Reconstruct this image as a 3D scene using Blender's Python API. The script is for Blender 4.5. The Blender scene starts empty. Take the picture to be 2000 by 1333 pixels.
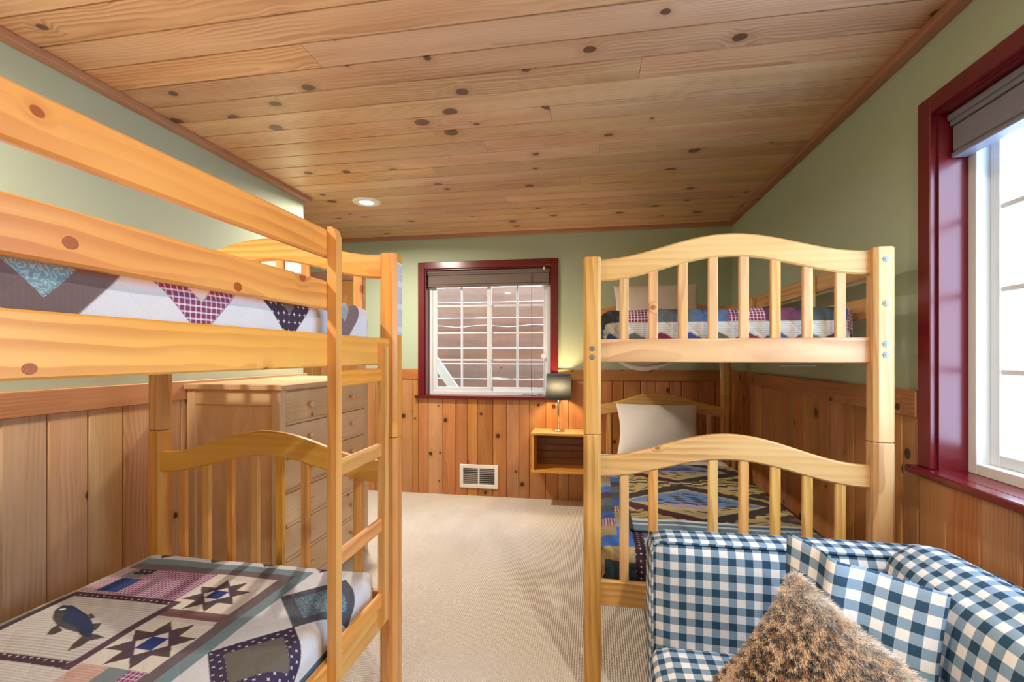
import bpy, bmesh, math, random
import numpy as np
from mathutils import Vector, Matrix

random.seed(7)
rng = np.random.default_rng(7)
scene = bpy.context.scene
col = scene.collection
PI = math.pi

# ------------------------------------------------------------------ camera
CAM_H = 1.31
cam_d = bpy.data.cameras.new('camera')
cam_d.sensor_width = 36.0
cam_d.lens = 921.0 / 2000.0 * 36.0
cam_d.shift_y = 27.5 / 2000.0
cam_d.clip_start = 0.02
cam = bpy.data.objects.new('camera', cam_d)
col.objects.link(cam)
cam.location = (0, 0, CAM_H)
cam.rotation_euler = (PI / 2, 0, math.atan(160 / 921))
scene.camera = cam

# ------------------------------------------------------------------ world, exposure
world = bpy.data.worlds.new('daylight')
scene.world = world
world.use_nodes = True
bg = world.node_tree.nodes['Background']
bg.inputs[0].default_value = (0.56, 0.74, 1.0, 1)
bg.inputs[1].default_value = 14.0
vs = scene.view_settings
vs.view_transform = 'Standard'
vs.look = 'None'
vs.exposure = -0.30
vs.gamma = 1.0
vs.use_curve_mapping = False
LAMP_W = 46.0          # watts of one recessed ceiling light
scene.cycles.max_bounces = 10
scene.cycles.diffuse_bounces = 6
scene.cycles.glossy_bounces = 3
scene.cycles.transparent_max_bounces = 12
scene.cycles.sample_clamp_indirect = 6.0

# ------------------------------------------------------------------ room dimensions (metres)
XL, XR = -2.05, 1.16          # left and right walls
YB, YF = 4.28, -1.9           # back wall, wall behind the camera
YC, XA = 3.07, -3.35          # end of the left wall, far side of the alcove
ZC = 2.44
WT = 0.17                     # wall thickness


def lin(r, g, b):
    f = lambda c: ((c / 255) / 12.92) if c / 255 <= 0.04045 else (((c / 255) + 0.055) / 1.055) ** 2.4
    return (f(r), f(g), f(b))


# ------------------------------------------------------------------ material helpers
class N:
    def __init__(s, name):
        s.m = bpy.data.materials.new(name)
        s.m.use_nodes = True
        s.t = s.m.node_tree
        s.b = s.t.nodes['Principled BSDF']
        s.out = s.t.nodes['Material Output']

    def n(s, typ, **kw):
        nd = s.t.nodes.new(typ)
        for k, v in kw.items():
            setattr(nd, k, v)
        return nd

    def l(s, a, b):
        s.t.links.new(a, b)

    def val(s, sock, v):
        if isinstance(v, bpy.types.NodeSocket):
            s.l(v, sock)
        else:
            if hasattr(sock.default_value, '__len__') and not hasattr(v, '__len__'):
                v = [v] * len(sock.default_value)
            if hasattr(sock.default_value, '__len__') and len(sock.default_value) == 4 and len(v) == 3:
                v = (*v, 1)
            sock.default_value = v

    def math(s, op, a, b=0.0, c=0.0, clamp=False):
        nd = s.n('ShaderNodeMath', operation=op)
        nd.use_clamp = clamp
        s.val(nd.inputs[0], a); s.val(nd.inputs[1], b); s.val(nd.inputs[2], c)
        return nd.outputs[0]

    def vmath(s, op, a, b=(0, 0, 0)):
        nd = s.n('ShaderNodeVectorMath', operation=op)
        s.val(nd.inputs[0], a)
        if op == 'SCALE':
            s.val(nd.inputs[3], b)
        else:
            s.val(nd.inputs[1], b)
        return nd.outputs[0]

    def comb(s, x, y, z):
        nd = s.n('ShaderNodeCombineXYZ')
        s.val(nd.inputs[0], x); s.val(nd.inputs[1], y); s.val(nd.inputs[2], z)
        return nd.outputs[0]

    def sep(s, v):
        nd = s.n('ShaderNodeSeparateXYZ')
        s.val(nd.inputs[0], v)
        return nd.outputs

    def mix(s, f, a, b, blend='MIX'):
        nd = s.n('ShaderNodeMix', data_type='RGBA', blend_type=blend)
        s.val(nd.inputs[0], f); s.val(nd.inputs[6], a); s.val(nd.inputs[7], b)
        return nd.outputs[2]

    def noise(s, v, scale, detail=2, rough=0.5, dist=0.0, dim='3D'):
        nd = s.n('ShaderNodeTexNoise', noise_dimensions=dim)
        s.val(nd.inputs['Vector'], v)
        nd.inputs['Scale'].default_value = scale
        nd.inputs['Detail'].default_value = detail
        nd.inputs['Roughness'].default_value = rough
        nd.inputs['Distortion'].default_value = dist
        return nd.outputs[0]

    def step(s, v, a, b, lo=0.0, hi=1.0):
        nd = s.n('ShaderNodeMapRange', interpolation_type='SMOOTHSTEP')
        s.val(nd.inputs[0], v); s.val(nd.inputs[1], a); s.val(nd.inputs[2], b)
        s.val(nd.inputs[3], lo); s.val(nd.inputs[4], hi)
        return nd.outputs[0]

    def bump(s, h, strength, dist, normal=None):
        nd = s.n('ShaderNodeBump')
        nd.inputs['Strength'].default_value = strength
        nd.inputs['Distance'].default_value = dist
        s.val(nd.inputs['Height'], h)
        if normal is not None:
            s.l(normal, nd.inputs['Normal'])
        return nd.outputs[0]

    def set(s, color=None, rough=None, metal=None, spec=None, normal=None, **kw):
        b = s.b
        if color is not None: s.val(b.inputs['Base Color'], color)
        if rough is not None: s.val(b.inputs['Roughness'], rough)
        if metal is not None: s.val(b.inputs['Metallic'], metal)
        if spec is not None: s.val(b.inputs['Specular IOR Level'], spec)
        if normal is not None: s.l(normal, b.inputs['Normal'])
        for k, v in kw.items():
            s.val(b.inputs[k], v)
        return s.m


def plain(name, rgb, rough=0.5, metal=0.0, spec=0.5, noise_amt=0.06, scale=18.0, bump=0.0, bscale=60.0):
    q = N(name)
    co = q.n('ShaderNodeTexCoord').outputs['Object']
    f = q.noise(co, scale, 3)
    c = lin(*rgb)
    d = tuple(max(0, x * (1 - noise_amt * 2)) for x in c)
    cc = q.mix(f, d, tuple(min(1, x * (1 + noise_amt)) for x in c))
    nrm = q.bump(q.noise(co, bscale, 3), bump, 0.002) if bump else None
    return q.set(cc, rough, metal, spec, nrm)


def wood(name, light, mid, dark, knot=(70, 45, 32), axis='x', ring=0.0065, ringamt=0.55, knots=0.34,
         ksize=0.085, rough=0.38, vary=0.16, kscale=4.2, spec=0.45, coat=0.0):
    """3D growth-ring timber: rings round a pith line along the grain axis, with knots."""
    q = N(name)
    co = q.n('ShaderNodeTexCoord').outputs['Object']
    rnd = q.n('ShaderNodeObjectInfo').outputs['Random']
    x, y, z = q.sep(co)
    if axis == 'y':
        x, y = y, x
    elif axis == 'z':
        x, z = z, x
    r1 = q.math('FRACT', q.math('MULTIPLY', rnd, 17.31))
    r2 = q.math('FRACT', q.math('MULTIPLY', rnd, 41.77))
    xo = q.math('ADD', x, q.math('MULTIPLY', rnd, 57.0))
    yk = q.math('ADD', q.math('ADD', y, z), q.math('MULTIPLY', r1, 23.0))
    # knots
    vk = q.n('ShaderNodeTexVoronoi', voronoi_dimensions='2D', feature='F1')
    wob = q.noise(q.comb(xo, yk, 0.0), 9.0, 2)
    kp = q.comb(q.math('ADD', xo, q.math('MULTIPLY', wob, 0.03)), q.math('ADD', q.math('MULTIPLY', yk, 1.15), q.math('MULTIPLY', wob, 0.02)), 0.0)
    q.l(kp, vk.inputs['Vector'])
    vk.inputs['Scale'].default_value = kscale
    vk.inputs['Randomness'].default_value = 1.0
    d = vk.outputs['Distance']
    kc = q.sep(vk.outputs['Color'])
    gate = q.math('LESS_THAN', kc[0], knots)
    ks = q.math('MULTIPLY_ADD', kc[1], ksize * 0.95, ksize * 0.3)
    kd = q.math('DIVIDE', d, ks)
    core = q.math('MULTIPLY', q.step(kd, 1.08, 0.8), gate)
    halo = q.math('MULTIPLY', q.step(kd, 3.0, 0.9), gate)
    # rings
    low = q.noise(q.comb(q.math('MULTIPLY', xo, 1.3), q.math('MULTIPLY', y, 4.0), q.math('MULTIPLY', z, 4.0)), 1.0, 2)
    low2 = q.noise(q.comb(q.math('MULTIPLY', xo, 4.0), q.math('MULTIPLY', yk, 9.0), 0.0), 1.0, 2)
    yy = q.math('ADD', q.math('ADD', y, q.math('MULTIPLY_ADD', r1, 0.16, -0.08)), q.math('MULTIPLY_ADD', low, 0.09, -0.045))
    zz = q.math('ADD', q.math('ADD', z, q.math('MULTIPLY_ADD', r2, 0.05, 0.02)), q.math('MULTIPLY', x, q.math('MULTIPLY_ADD', r2, 0.05, -0.02)))
    rr = q.math('SQRT', q.math('ADD', q.math('MULTIPLY', yy, yy), q.math('MULTIPLY', zz, zz)))
    rr = q.math('ADD', rr, q.math('MULTIPLY_ADD', low2, 0.022, -0.011))
    rr = q.math('ADD', rr, q.math('MULTIPLY', halo, 0.016))
    fr = q.math('FRACT', q.math('DIVIDE', rr, ring))
    rg = q.math('MULTIPLY', q.step(fr, 0.15, 0.86), q.step(fr, 1.0, 0.93))
    broad = q.noise(q.comb(q.math('MULTIPLY', xo, 0.9), q.math('MULTIPLY', yk, 9.0), 0.0), 1.0, 3)
    fib = q.noise(q.comb(q.math('MULTIPLY', xo, 9.0), q.math('MULTIPLY', y, 420.0), q.math('MULTIPLY', z, 420.0)), 1.0, 2)
    base = q.mix(q.step(broad, 0.3, 0.72), lin(*light), lin(*mid))
    patch = q.noise(q.comb(q.math('MULTIPLY', xo, 1.7), q.math('MULTIPLY', yk, 6.0), 3.7), 1.0, 2)
    amt = q.math('MULTIPLY', rg, q.math('MULTIPLY', q.step(patch, 0.36, 0.66, 0.22, 1.0), ringamt), clamp=True)
    base = q.mix(amt, base, lin(*dark))
    base = q.mix(q.math('MULTIPLY', fib, 0.16), base, lin(*dark))
    base = q.mix(q.math('MULTIPLY', halo, 0.28), base, lin(*dark))
    kr = q.math('FRACT', q.math('MULTIPLY', kd, 3.2))
    kcol = q.mix(q.math('MULTIPLY', kr, 0.5), lin(*knot), lin(*[c * 1.5 for c in knot]))
    base = q.mix(q.math('MULTIPLY', core, 0.93), base, kcol)
    hsv = q.n('ShaderNodeHueSaturation')
    q.val(hsv.inputs['Hue'], q.math('MULTIPLY_ADD', r1, 0.018, 0.491))
    q.val(hsv.inputs['Saturation'], q.math('MULTIPLY_ADD', r2, 0.16, 0.92))
    q.val(hsv.inputs['Value'], q.math('MULTIPLY_ADD', rnd, vary * 2, 1.0 - vary))
    q.l(base, hsv.inputs['Color'])
    nb = q.bump(q.math('ADD', rg, q.math('MULTIPLY', fib, 0.6)), 0.06, 0.002)
    return q.set(hsv.outputs[0], q.math('MULTIPLY_ADD', rg, 0.08, rough), 0.0, spec, nb, **({'Coat Weight': coat, 'Coat Roughness': 0.25} if coat else {}))


M = {}
for ax in 'xyz':
    M['bed_' + ax] = wood('honey pine ' + ax, (238, 180, 98), (228, 160, 76), (192, 114, 46), (138, 72, 30), ax, ring=0.024, ringamt=0.62, knots=0.16, ksize=0.075, rough=0.36, vary=0.06, coat=0.1)
    M['pale_' + ax] = wood('pale pine ' + ax, (228, 186, 122), (216, 168, 100), (170, 112, 56), (130, 84, 44), ax, ring=0.024, ringamt=0.62, knots=0.08, ksize=0.06, rough=0.36, vary=0.05, coat=0.1)
    M['clear_' + ax] = wood('dresser pine ' + ax, (226, 198, 156), (216, 184, 140), (180, 142, 102), (120, 86, 58), ax, ring=0.014, ringamt=0.26, knots=0.16, ksize=0.06, rough=0.42, vary=0.05)
    M['panel_' + ax] = wood('knotty wainscot ' + ax, (202, 146, 94), (184, 124, 74), (134, 82, 44), (50, 28, 18), ax, ring=0.012, ringamt=0.42, knots=0.45, ksize=0.09, rough=0.42, vary=0.16)
M['ceil_x'] = wood('knotty ceiling pine', (224, 186, 144), (208, 164, 120), (156, 106, 68), (84, 58, 44), 'x', ring=0.015, ringamt=0.55, knots=0.36, ksize=0.11, rough=0.36, vary=0.15, kscale=3.4, spec=0.5)
M['left_z'] = wood('pale wainscot', (228, 190, 148), (216, 174, 130), (160, 112, 72), (62, 40, 28), 'z', ring=0.016, ringamt=0.36, knots=0.2, ksize=0.085, rough=0.42, vary=0.09)
for ax in 'xy':
    M['trim_' + ax] = wood('red brown trim ' + ax, (186, 142, 114), (170, 124, 98), (128, 84, 62), (66, 42, 32), ax, ring=0.007, ringamt=0.45, knots=0.1, rough=0.45, vary=0.08)
M['crate_x'] = wood('dark crate boards', (136, 92, 54), (112, 72, 40), (70, 40, 22), (38, 22, 14), 'x', ring=0.008, knots=0.3, rough=0.5, vary=0.15)
M['exterior_x'] = wood('weathered outdoor boards', (150, 104, 78), (134, 90, 66), (100, 66, 48), (50, 36, 30), 'x', ring=0.01, knots=0.12, rough=0.7, vary=0.06)
M['green'] = plain('sage green paint', (178, 192, 168), 0.72, spec=0.3, noise_amt=0.03, scale=3, bump=0.08, bscale=180)
M['red'] = plain('oxblood gloss paint', (106, 17, 29), 0.24, spec=0.6, noise_amt=0.08, scale=9, bump=0.05, bscale=30)
M['vinyl'] = plain('white vinyl', (222, 228, 232), 0.35, noise_amt=0.01)
M['white_paint'] = plain('white enamel', (236, 236, 232), 0.4, noise_amt=0.01)
M['chrome'] = plain('brushed nickel', (206, 198, 186), 0.25, metal=1.0, noise_amt=0.02)
M['steel'] = plain('zinc bolt', (140, 138, 132), 0.5, metal=0.7, noise_amt=0.03)
M['black'] = plain('black recess', (22, 18, 16), 0.8)
M['grey_metal'] = plain('grey duct metal', (112, 104, 98), 0.5, metal=0.4)
M['shade_fabric'] = plain('taupe pleated blind', (120, 106, 100), 0.8, noise_amt=0.08, scale=120)
M['shade_blue'] = plain('grey blue blind', (124, 124, 138), 0.38, noise_amt=0.06, scale=60)
def knot_mat():
    q = N('red brown pine knot')
    co = q.n('ShaderNodeTexCoord').outputs['Object']
    x, y, z = q.sep(co)
    r = q.math('SQRT', q.math('ADD', q.math('MULTIPLY', y, y), q.math('MULTIPLY', z, z)))
    f = q.math('FRACT', q.math('ADD', q.math('MULTIPLY', r, 420.0), q.noise(co, 90, 2)))
    return q.set(q.mix(f, lin(128, 58, 14), lin(186, 100, 30)), 0.4)


M['knot'] = knot_mat()
M['cord'] = plain('white cord', (222, 216, 208), 0.7)
M['cord_dark'] = plain('brown lamp cord', (58, 44, 36), 0.6)
M['sheet'] = plain('white cotton', (236, 232, 226), 0.85, spec=0.2, noise_amt=0.03, scale=8, bump=0.15, bscale=26)
M['pillow_cream'] = plain('cream cotton', (226, 214, 198), 0.85, spec=0.2, noise_amt=0.03, scale=8, bump=0.12, bscale=26)
M['mattress'] = plain('mattress ticking', (224, 222, 220), 0.85, noise_amt=0.03)
M['stringer'] = plain('sunlit stair lumber', (236, 214, 190), 0.7, noise_amt=0.05)
M['plaster'] = plain('plain white backing', (230, 226, 218), 0.8, noise_amt=0.02)
M['clear_ring'] = plain('pale plastic ring', (214, 222, 226), 0.2, noise_amt=0.01)


def glass_mat():
    q = N('window glass')
    tr = q.n('ShaderNodeBsdfTransparent')
    tr.inputs[0].default_value = (0.94, 0.97, 0.98, 1)
    gl = q.n('ShaderNodeBsdfGlossy')
    gl.inputs['Roughness'].default_value = 0.02
    fr = q.n('ShaderNodeFresnel')
    fr.inputs[0].default_value = 1.5
    mx = q.n('ShaderNodeMixShader')
    geo = q.n('ShaderNodeNewGeometry')
    q.l(q.math('MULTIPLY', fr.outputs[0], q.math('SUBTRACT', 1.0, geo.outputs['Backfacing'])), mx.inputs[0]); q.l(tr.outputs[0], mx.inputs[1]); q.l(gl.outputs[0], mx.inputs[2])
    q.l(mx.outputs[0], q.out.inputs[0])
    return q.m


M['glass'] = glass_mat()


def emit_mat(name, rgb, strength):
    q = N(name)
    q.set((0.9, 0.9, 0.9), 0.5)
    q.b.inputs['Emission Color'].default_value = (*rgb, 1)
    q.b.inputs['Emission Strength'].default_value = strength
    return q.m


M['led'] = emit_mat('lit led lens', (1.0, 0.95, 0.88), 9.0)
M['bulb'] = emit_mat('lit bulb', (1.0, 0.72, 0.4), 30.0)


def shade_mat():
    q = N('slate lamp shade')
    co = q.n('ShaderNodeTexCoord').outputs['Object']
    f = q.noise(co, 240, 2)
    c = q.mix(f, lin(70, 76, 84), lin(92, 98, 106))
    df = q.n('ShaderNodeBsdfDiffuse'); tl = q.n('ShaderNodeBsdfTranslucent')
    q.l(c, df.inputs[0])
    tl.inputs[0].default_value = (0.30, 0.32, 0.33, 1)
    mx = q.n('ShaderNodeMixShader'); mx.inputs[0].default_value = 0.35
    q.l(df.outputs[0], mx.inputs[1]); q.l(tl.outputs[0], mx.inputs[2])
    q.l(mx.outputs[0], q.out.inputs[0])
    return q.m


M['lampshade'] = shade_mat()


def carpet_mat():
    q = N('cream loop carpet')
    co = q.n('ShaderNodeTexCoord').outputs['Object']
    x, y, z = q.sep(co)
    w = q.noise(co, 60, 2)
    px = q.math('ADD', q.math('MULTIPLY', x, 2 * PI / 0.021), q.math('MULTIPLY', w, 1.6))
    py = q.math('ADD', q.math('MULTIPLY', y, 2 * PI / 0.021), q.math('MULTIPLY', w, 1.6))
    h = q.math('MULTIPLY', q.math('SINE', q.math('ADD', px, py)), q.math('SINE', q.math('SUBTRACT', px, py)))
    h = q.math('MULTIPLY_ADD', h, 0.5, 0.5)
    fz = q.noise(co, 420, 2)
    warm_patch = q.noise(co, 1.5, 3)  # broad random patches of slightly warmer yarn
    yarn = q.mix(q.step(warm_patch, 0.4, 0.75), lin(246, 241, 232), lin(236, 228, 212))
    yarn = q.mix(q.math('MULTIPLY', q.step(h, 0.28, 0.06), 0.45), yarn, lin(190, 170, 134))  # shade between the loops painted as darker yarn in the pits
    yarn = q.mix(q.math('MULTIPLY', fz, 0.1), yarn, lin(196, 184, 162))
    nb = q.bump(q.math('MULTIPLY_ADD', fz, 0.25, h), 0.8, 0.010)
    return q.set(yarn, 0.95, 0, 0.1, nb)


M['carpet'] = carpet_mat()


def gingham_mat():
    q = N('teal gingham cotton')
    uv = q.n('ShaderNodeTexCoord').outputs['UV']
    u, v, _ = q.sep(uv)
    P = 0.0508
    def stripe(a):
        f = q.math('FRACT', q.math('DIVIDE', a, P))
        return q.math('MULTIPLY', q.step(f, 0.0, 0.03), q.step(f, 0.53, 0.5))
    a, b = stripe(u), stripe(v)
    tw = q.math('SINE', q.math('MULTIPLY', q.math('ADD', u, v), 2 * PI / 0.0016))
    w = q.math('MULTIPLY', q.noise(uv, 700, 2), 1.0)
    s = q.math('MULTIPLY', q.math('ADD', a, b), 0.5)
    one = q.math('SUBTRACT', q.math('ADD', a, b), q.math('MULTIPLY', q.math('MULTIPLY', a, b), 2.0))
    white, dark = lin(228, 224, 220), lin(12, 60, 86)
    midc = q.mix(q.math('MULTIPLY_ADD', tw, 0.12, q.math('MULTIPLY_ADD', w, 0.4, 0.28)), lin(166, 186, 200), lin(38, 92, 128))
    c = q.mix(q.math('MULTIPLY', a, b), white, dark)
    c = q.mix(one, c, midc)
    c = q.mix(q.math('MULTIPLY', w, 0.12), c, (0.35, 0.36, 0.36))
    nb = q.bump(q.noise(uv, 500, 2), 0.12, 0.001)
    co = q.n('ShaderNodeTexCoord').outputs['Object']
    nb2 = q.bump(q.noise(co, 11, 2), 0.12, 0.02, nb)
    return q.set(c, 0.85, 0, 0.2, nb2)


M['gingham'] = gingham_mat()


def quilt_mat(name, seam=0.085, seamamt=0.5):
    q = N(name)
    at = q.n('ShaderNodeAttribute', attribute_name='patch')
    uv = q.n('ShaderNodeTexCoord').outputs['UV']
    u, v, _ = q.sep(uv)
    c, a = at.outputs['Color'], at.outputs['Alpha']
    msk = lambda k: q.math('COMPARE', a, k, 0.06)
    # pinstripe
    st = q.step(q.math('SINE', q.math('MULTIPLY', v, 2 * PI / 0.0085)), 0.2, 0.7)
    c = q.mix(q.math('MULTIPLY', q.math('MULTIPLY', st, msk(0.2)), 0.28), c, (0.16, 0.14, 0.14))
    # woven plaid: pale lines both ways
    lu = q.step(q.math('SINE', q.math('MULTIPLY', u, 2 * PI / 0.013)), 0.55, 0.8)
    lv = q.step(q.math('SINE', q.math('MULTIPLY', v, 2 * PI / 0.013)), 0.55, 0.8)
    pl = q.math('ADD', q.math('MULTIPLY', lu, 0.75), q.math('MULTIPLY', lv, 0.55), clamp=True)
    c = q.mix(q.math('MULTIPLY', pl, msk(0.4)), c, lin(226, 212, 222))
    # small white floral print
    vo = q.n('ShaderNodeTexVoronoi', voronoi_dimensions='2D', feature='F1', distance='MINKOWSKI')
    q.l(uv, vo.inputs['Vector']); vo.inputs['Scale'].default_value = 44; vo.inputs['Randomness'].default_value = 0.2
    vo.inputs['Exponent'].default_value = 0.5
    c = q.mix(q.math('MULTIPLY', q.math('LESS_THAN', vo.outputs['Distance'], 0.34), msk(0.6)), c, lin(206, 202, 214))
    # swirl print
    nz = q.math('FRACT', q.math('MULTIPLY', q.noise(uv, 62, 1), 7.0))
    c = q.mix(q.math('MULTIPLY', q.math('MULTIPLY', q.step(nz, 0.5, 0.75), msk(0.8)), 0.4), c, lin(206, 216, 216))
    fz = q.noise(uv, 300, 3)
    c = q.mix(q.math('MULTIPLY', fz, 0.16), c, (0.18, 0.18, 0.19))
    # hand-quilted seams, wrinkles
    d1 = q.math('ABSOLUTE', q.math('SINE', q.math('MULTIPLY', q.math('ADD', u, v), PI / seam)))
    d2 = q.math('ABSOLUTE', q.math('SINE', q.math('MULTIPLY', q.math('SUBTRACT', u, v), PI / seam)))
    hh = q.math('MULTIPLY', q.math('POWER', d1, 0.45), q.math('POWER', d2, 0.45))
    hh = q.math('ADD', q.math('MULTIPLY', hh, seamamt), q.math('MULTIPLY', q.noise(uv, 22, 3), 0.9))
    nb = q.bump(hh, 0.45, 0.012)
    nb = q.bump(fz, 0.2, 0.001, nb)
    return q.set(c, 0.9, 0, 0.15, nb)


M['quilt'] = quilt_mat('patchwork quilt', 0.11, 0.35)
M['quilt_deep'] = quilt_mat('deep quilted patchwork', 0.075, 0.8)


def fur_mat():
    q = N('leopard fur')
    at = q.n('ShaderNodeAttribute', attribute_name='patch')
    return q.set(at.outputs['Color'], 0.6, 0, 0.25)


M['fur'] = fur_mat()


def label_mat():
    q = N('printed warning label')
    co = q.n('ShaderNodeTexCoord').outputs['Object']
    x, y, z = q.sep(co)
    line = q.math('GREATER_THAN', q.math('SINE', q.math('MULTIPLY', y, 2 * PI / 0.0052)), 0.0)
    wd = q.math('GREATER_THAN', q.noise(q.comb(q.math('MULTIPLY', y, 190.0), q.math('MULTIPLY', z, 260.0), 0.0), 1.0, 1), 0.43)
    para = q.math('GREATER_THAN', q.math('SINE', q.math('MULTIPLY_ADD', z, 2 * PI / 0.085, 0.6)), -0.72)
    f = q.math('MULTIPLY', q.math('MULTIPLY', line, wd), para)
    c = q.mix(q.math('MULTIPLY', f, 0.75), lin(226, 226, 232), lin(100, 96, 116))
    return q.set(c, 0.4)


M['label'] = label_mat()


# ------------------------------------------------------------------ object helpers
def tag(o, label=None, cat=None, group=None, kind=None):
    if label: o['label'] = label
    if cat: o['category'] = cat
    if group: o['group'] = group
    if kind: o['kind'] = kind
    return o


def empty(name, loc=(0, 0, 0), label=None, cat=None, group=None, kind=None):
    o = bpy.data.objects.new(name, None)
    o.empty_display_size = 0.1
    o.location = loc
    col.objects.link(o)
    return tag(o, label, cat, group, kind)


def wloc(o):
    p = Vector(o.location)
    while o.parent:
        o = o.parent
        p += Vector(o.location)
    return p


def link(name, me, loc, parent=None):
    o = bpy.data.objects.new(name, me)
    col.objects.link(o)
    if parent is not None:
        o.parent = parent
        o.location = Vector(loc) - wloc(parent)
    else:
        o.location = loc
    return o


def put(name, bm, mat, parent=None, smooth=False, origin=None):
    """bm is in world coordinates; the object origin goes to its centre (or origin)."""
    me = bpy.data.meshes.new(name)
    bmesh.ops.recalc_face_normals(bm, faces=bm.faces[:])
    if origin is None:
        lo = Vector((min(v.co[i] for v in bm.verts) for i in range(3)))
        hi = Vector((max(v.co[i] for v in bm.verts) for i in range(3)))
        origin = (lo + hi) / 2
    origin = Vector(origin)
    bmesh.ops.translate(bm, verts=bm.verts[:], vec=-origin)
    bm.to_mesh(me); bm.free()
    me.materials.append(M[mat])
    if smooth:
        me.polygons.foreach_set('use_smooth', [True] * len(me.polygons))
    return link(name, me, origin, parent)


def bx(x0, x1, y0, y1, z0, z1, b=0.0, seg=1, bm=None):
    t = bmesh.new()
    vs_ = [t.verts.new((x, y, z)) for x in (x0, x1) for y in (y0, y1) for z in (z0, z1)]
    for f in ((0, 1, 3, 2), (4, 6, 7, 5), (0, 4, 5, 1), (2, 3, 7, 6), (0, 2, 6, 4), (1, 5, 7, 3)):
        t.faces.new([vs_[i] for i in f])
    bmesh.ops.recalc_face_normals(t, faces=t.faces[:])
    if b > 0:
        bmesh.ops.bevel(t, geom=t.edges[:], offset=b, segments=seg, profile=0.5, affect='EDGES')
    if bm is None:
        return t
    me = bpy.data.meshes.new('t'); t.to_mesh(me); t.free(); bm.from_mesh(me); bpy.data.meshes.remove(me)
    return bm


def box(name, x0, x1, y0, y1, z0, z1, mat, parent=None, b=0.0, seg=1, smooth=False):
    return put(name, bx(x0, x1, y0, y1, z0, z1, b, seg), mat, parent, smooth)


def loft(sections, cap=True):
    """sections: list of equal-length closed loops of points"""
    bm = bmesh.new()
    rows = [[bm.verts.new(p) for p in s] for s in sections]
    n = len(rows[0])
    for a, b in zip(rows, rows[1:]):
        for i in range(n):
            bm.faces.new((a[i], a[(i + 1) % n], b[(i + 1) % n], b[i]))
    if cap:
        bm.faces.new(rows[0][::-1]); bm.faces.new(rows[-1])
    return bm


def lathe(prof, cx, cy, n=32, axis='z'):
    """prof: (r, h) list"""
    bm = bmesh.new()
    rows = []
    for r, h in prof:
        ring = []
        for i in range(n):
            a = 2 * PI * i / n
            if axis == 'z': p = (cx + r * math.cos(a), cy + r * math.sin(a), h)
            elif axis == 'x': p = (h, cx + r * math.cos(a), cy + r * math.sin(a))
            else: p = (cx + r * math.cos(a), h, cy + r * math.sin(a))
            ring.append(bm.verts.new(p))
        rows.append(ring)
    for a, b in zip(rows, rows[1:]):
        for i in range(n):
            bm.faces.new((a[i], a[(i + 1) % n], b[(i + 1) % n], b[i]))
    if prof[0][0] > 1e-4: bm.faces.new(rows[0][::-1])
    if prof[-1][0] > 1e-4: bm.faces.new(rows[-1])
    bmesh.ops.remove_doubles(bm, verts=bm.verts[:], dist=1e-6)
    return bm


def tube(pts, r, n=6):
    pts = [Vector(p) for p in pts]
    secs = []
    for i, p in enumerate(pts):
        d = (pts[min(i + 1, len(pts) - 1)] - pts[max(i - 1, 0)]).normalized()
        up = Vector((0, 0, 1)) if abs(d.z) < 0.9 else Vector((1, 0, 0))
        a = d.cross(up).normalized(); b = d.cross(a).normalized()
        secs.append([p + a * (r * math.cos(2 * PI * k / n)) + b * (r * math.sin(2 * PI * k / n)) for k in range(n)])
    return loft(secs)


def box_uv(me, offset=(0, 0)):
    uvl = me.uv_layers.new(name='UVMap')
    for p in me.polygons:
        n = p.normal
        ax = max(range(3), key=lambda i: abs(n[i]))
        for li in p.loop_indices:
            c = me.vertices[me.loops[li].vertex_index].co
            if ax == 0: uv = (c.y, c.z)
            elif ax == 1: uv = (c.x, c.z)
            else: uv = (c.y, c.x)
            uvl.data[li].uv = (uv[0] + offset[0] + 5, uv[1] + offset[1] + 5)


# ------------------------------------------------------------------ room shell
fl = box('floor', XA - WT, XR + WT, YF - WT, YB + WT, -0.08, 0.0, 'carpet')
tag(fl, 'cream looped carpet covering the whole floor', 'floor', kind='structure')

ce = box('ceiling', XA - WT, XR + WT, YF - WT, YB + WT, ZC + 0.016, ZC + 0.08, 'black')
tag(ce, 'knotty pine plank ceiling running across the room', 'ceiling', kind='structure')


def vboard_mesh(name, length, width, thick, mat, axis, gap=0.0013, cham=0.0055):
    """tongue-and-groove board lying along axis with v-grooved long edges; face on local -Y for axis z, down for axis x"""
    w, t, c = width / 2 - gap, thick, cham
    prof = [(-w, 0.0), (-w, t - c), (-w + c, t), (w - c, t), (w, t - c), (w, 0.0)]
    secs = []
    for s in (-length / 2, length / 2):
        if axis == 'x':
            secs.append([(s, a, -b) for a, b in prof])
        else:
            secs.append([(a, -b, s) for a, b in prof])
    bm = loft(secs)
    bmesh.ops.recalc_face_normals(bm, faces=bm.faces[:])
    me = bpy.data.meshes.new(name)
    bm.to_mesh(me); bm.free()
    me.materials.append(M[mat])
    return me


PW = 0.145
y = YB - PW / 2 + 0.03
k = 0
cache = {}
while y > YF + 0.02:
    xl = XA if y > YC - 0.05 else XL
    cuts = [xl]
    if k % 2 == 0 or k % 5 == 1:
        cuts.append(round(xl + (XR - xl) * (0.25 + 0.5 * ((k * 0.618) % 1)), 2))
    cuts.append(XR)
    for a, b in zip(cuts, cuts[1:]):
        L = round(b - a - 0.0015, 4)
        if L not in cache:
            cache[L] = vboard_mesh('ceiling_plank', L, PW, 0.016, 'ceil_x', 'x', 0.0036, 0.0006)
        link('ceiling_plank', cache[L], ((a + b) / 2, y, ZC + 0.016), ce)
    y -= PW
    k += 1

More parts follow.
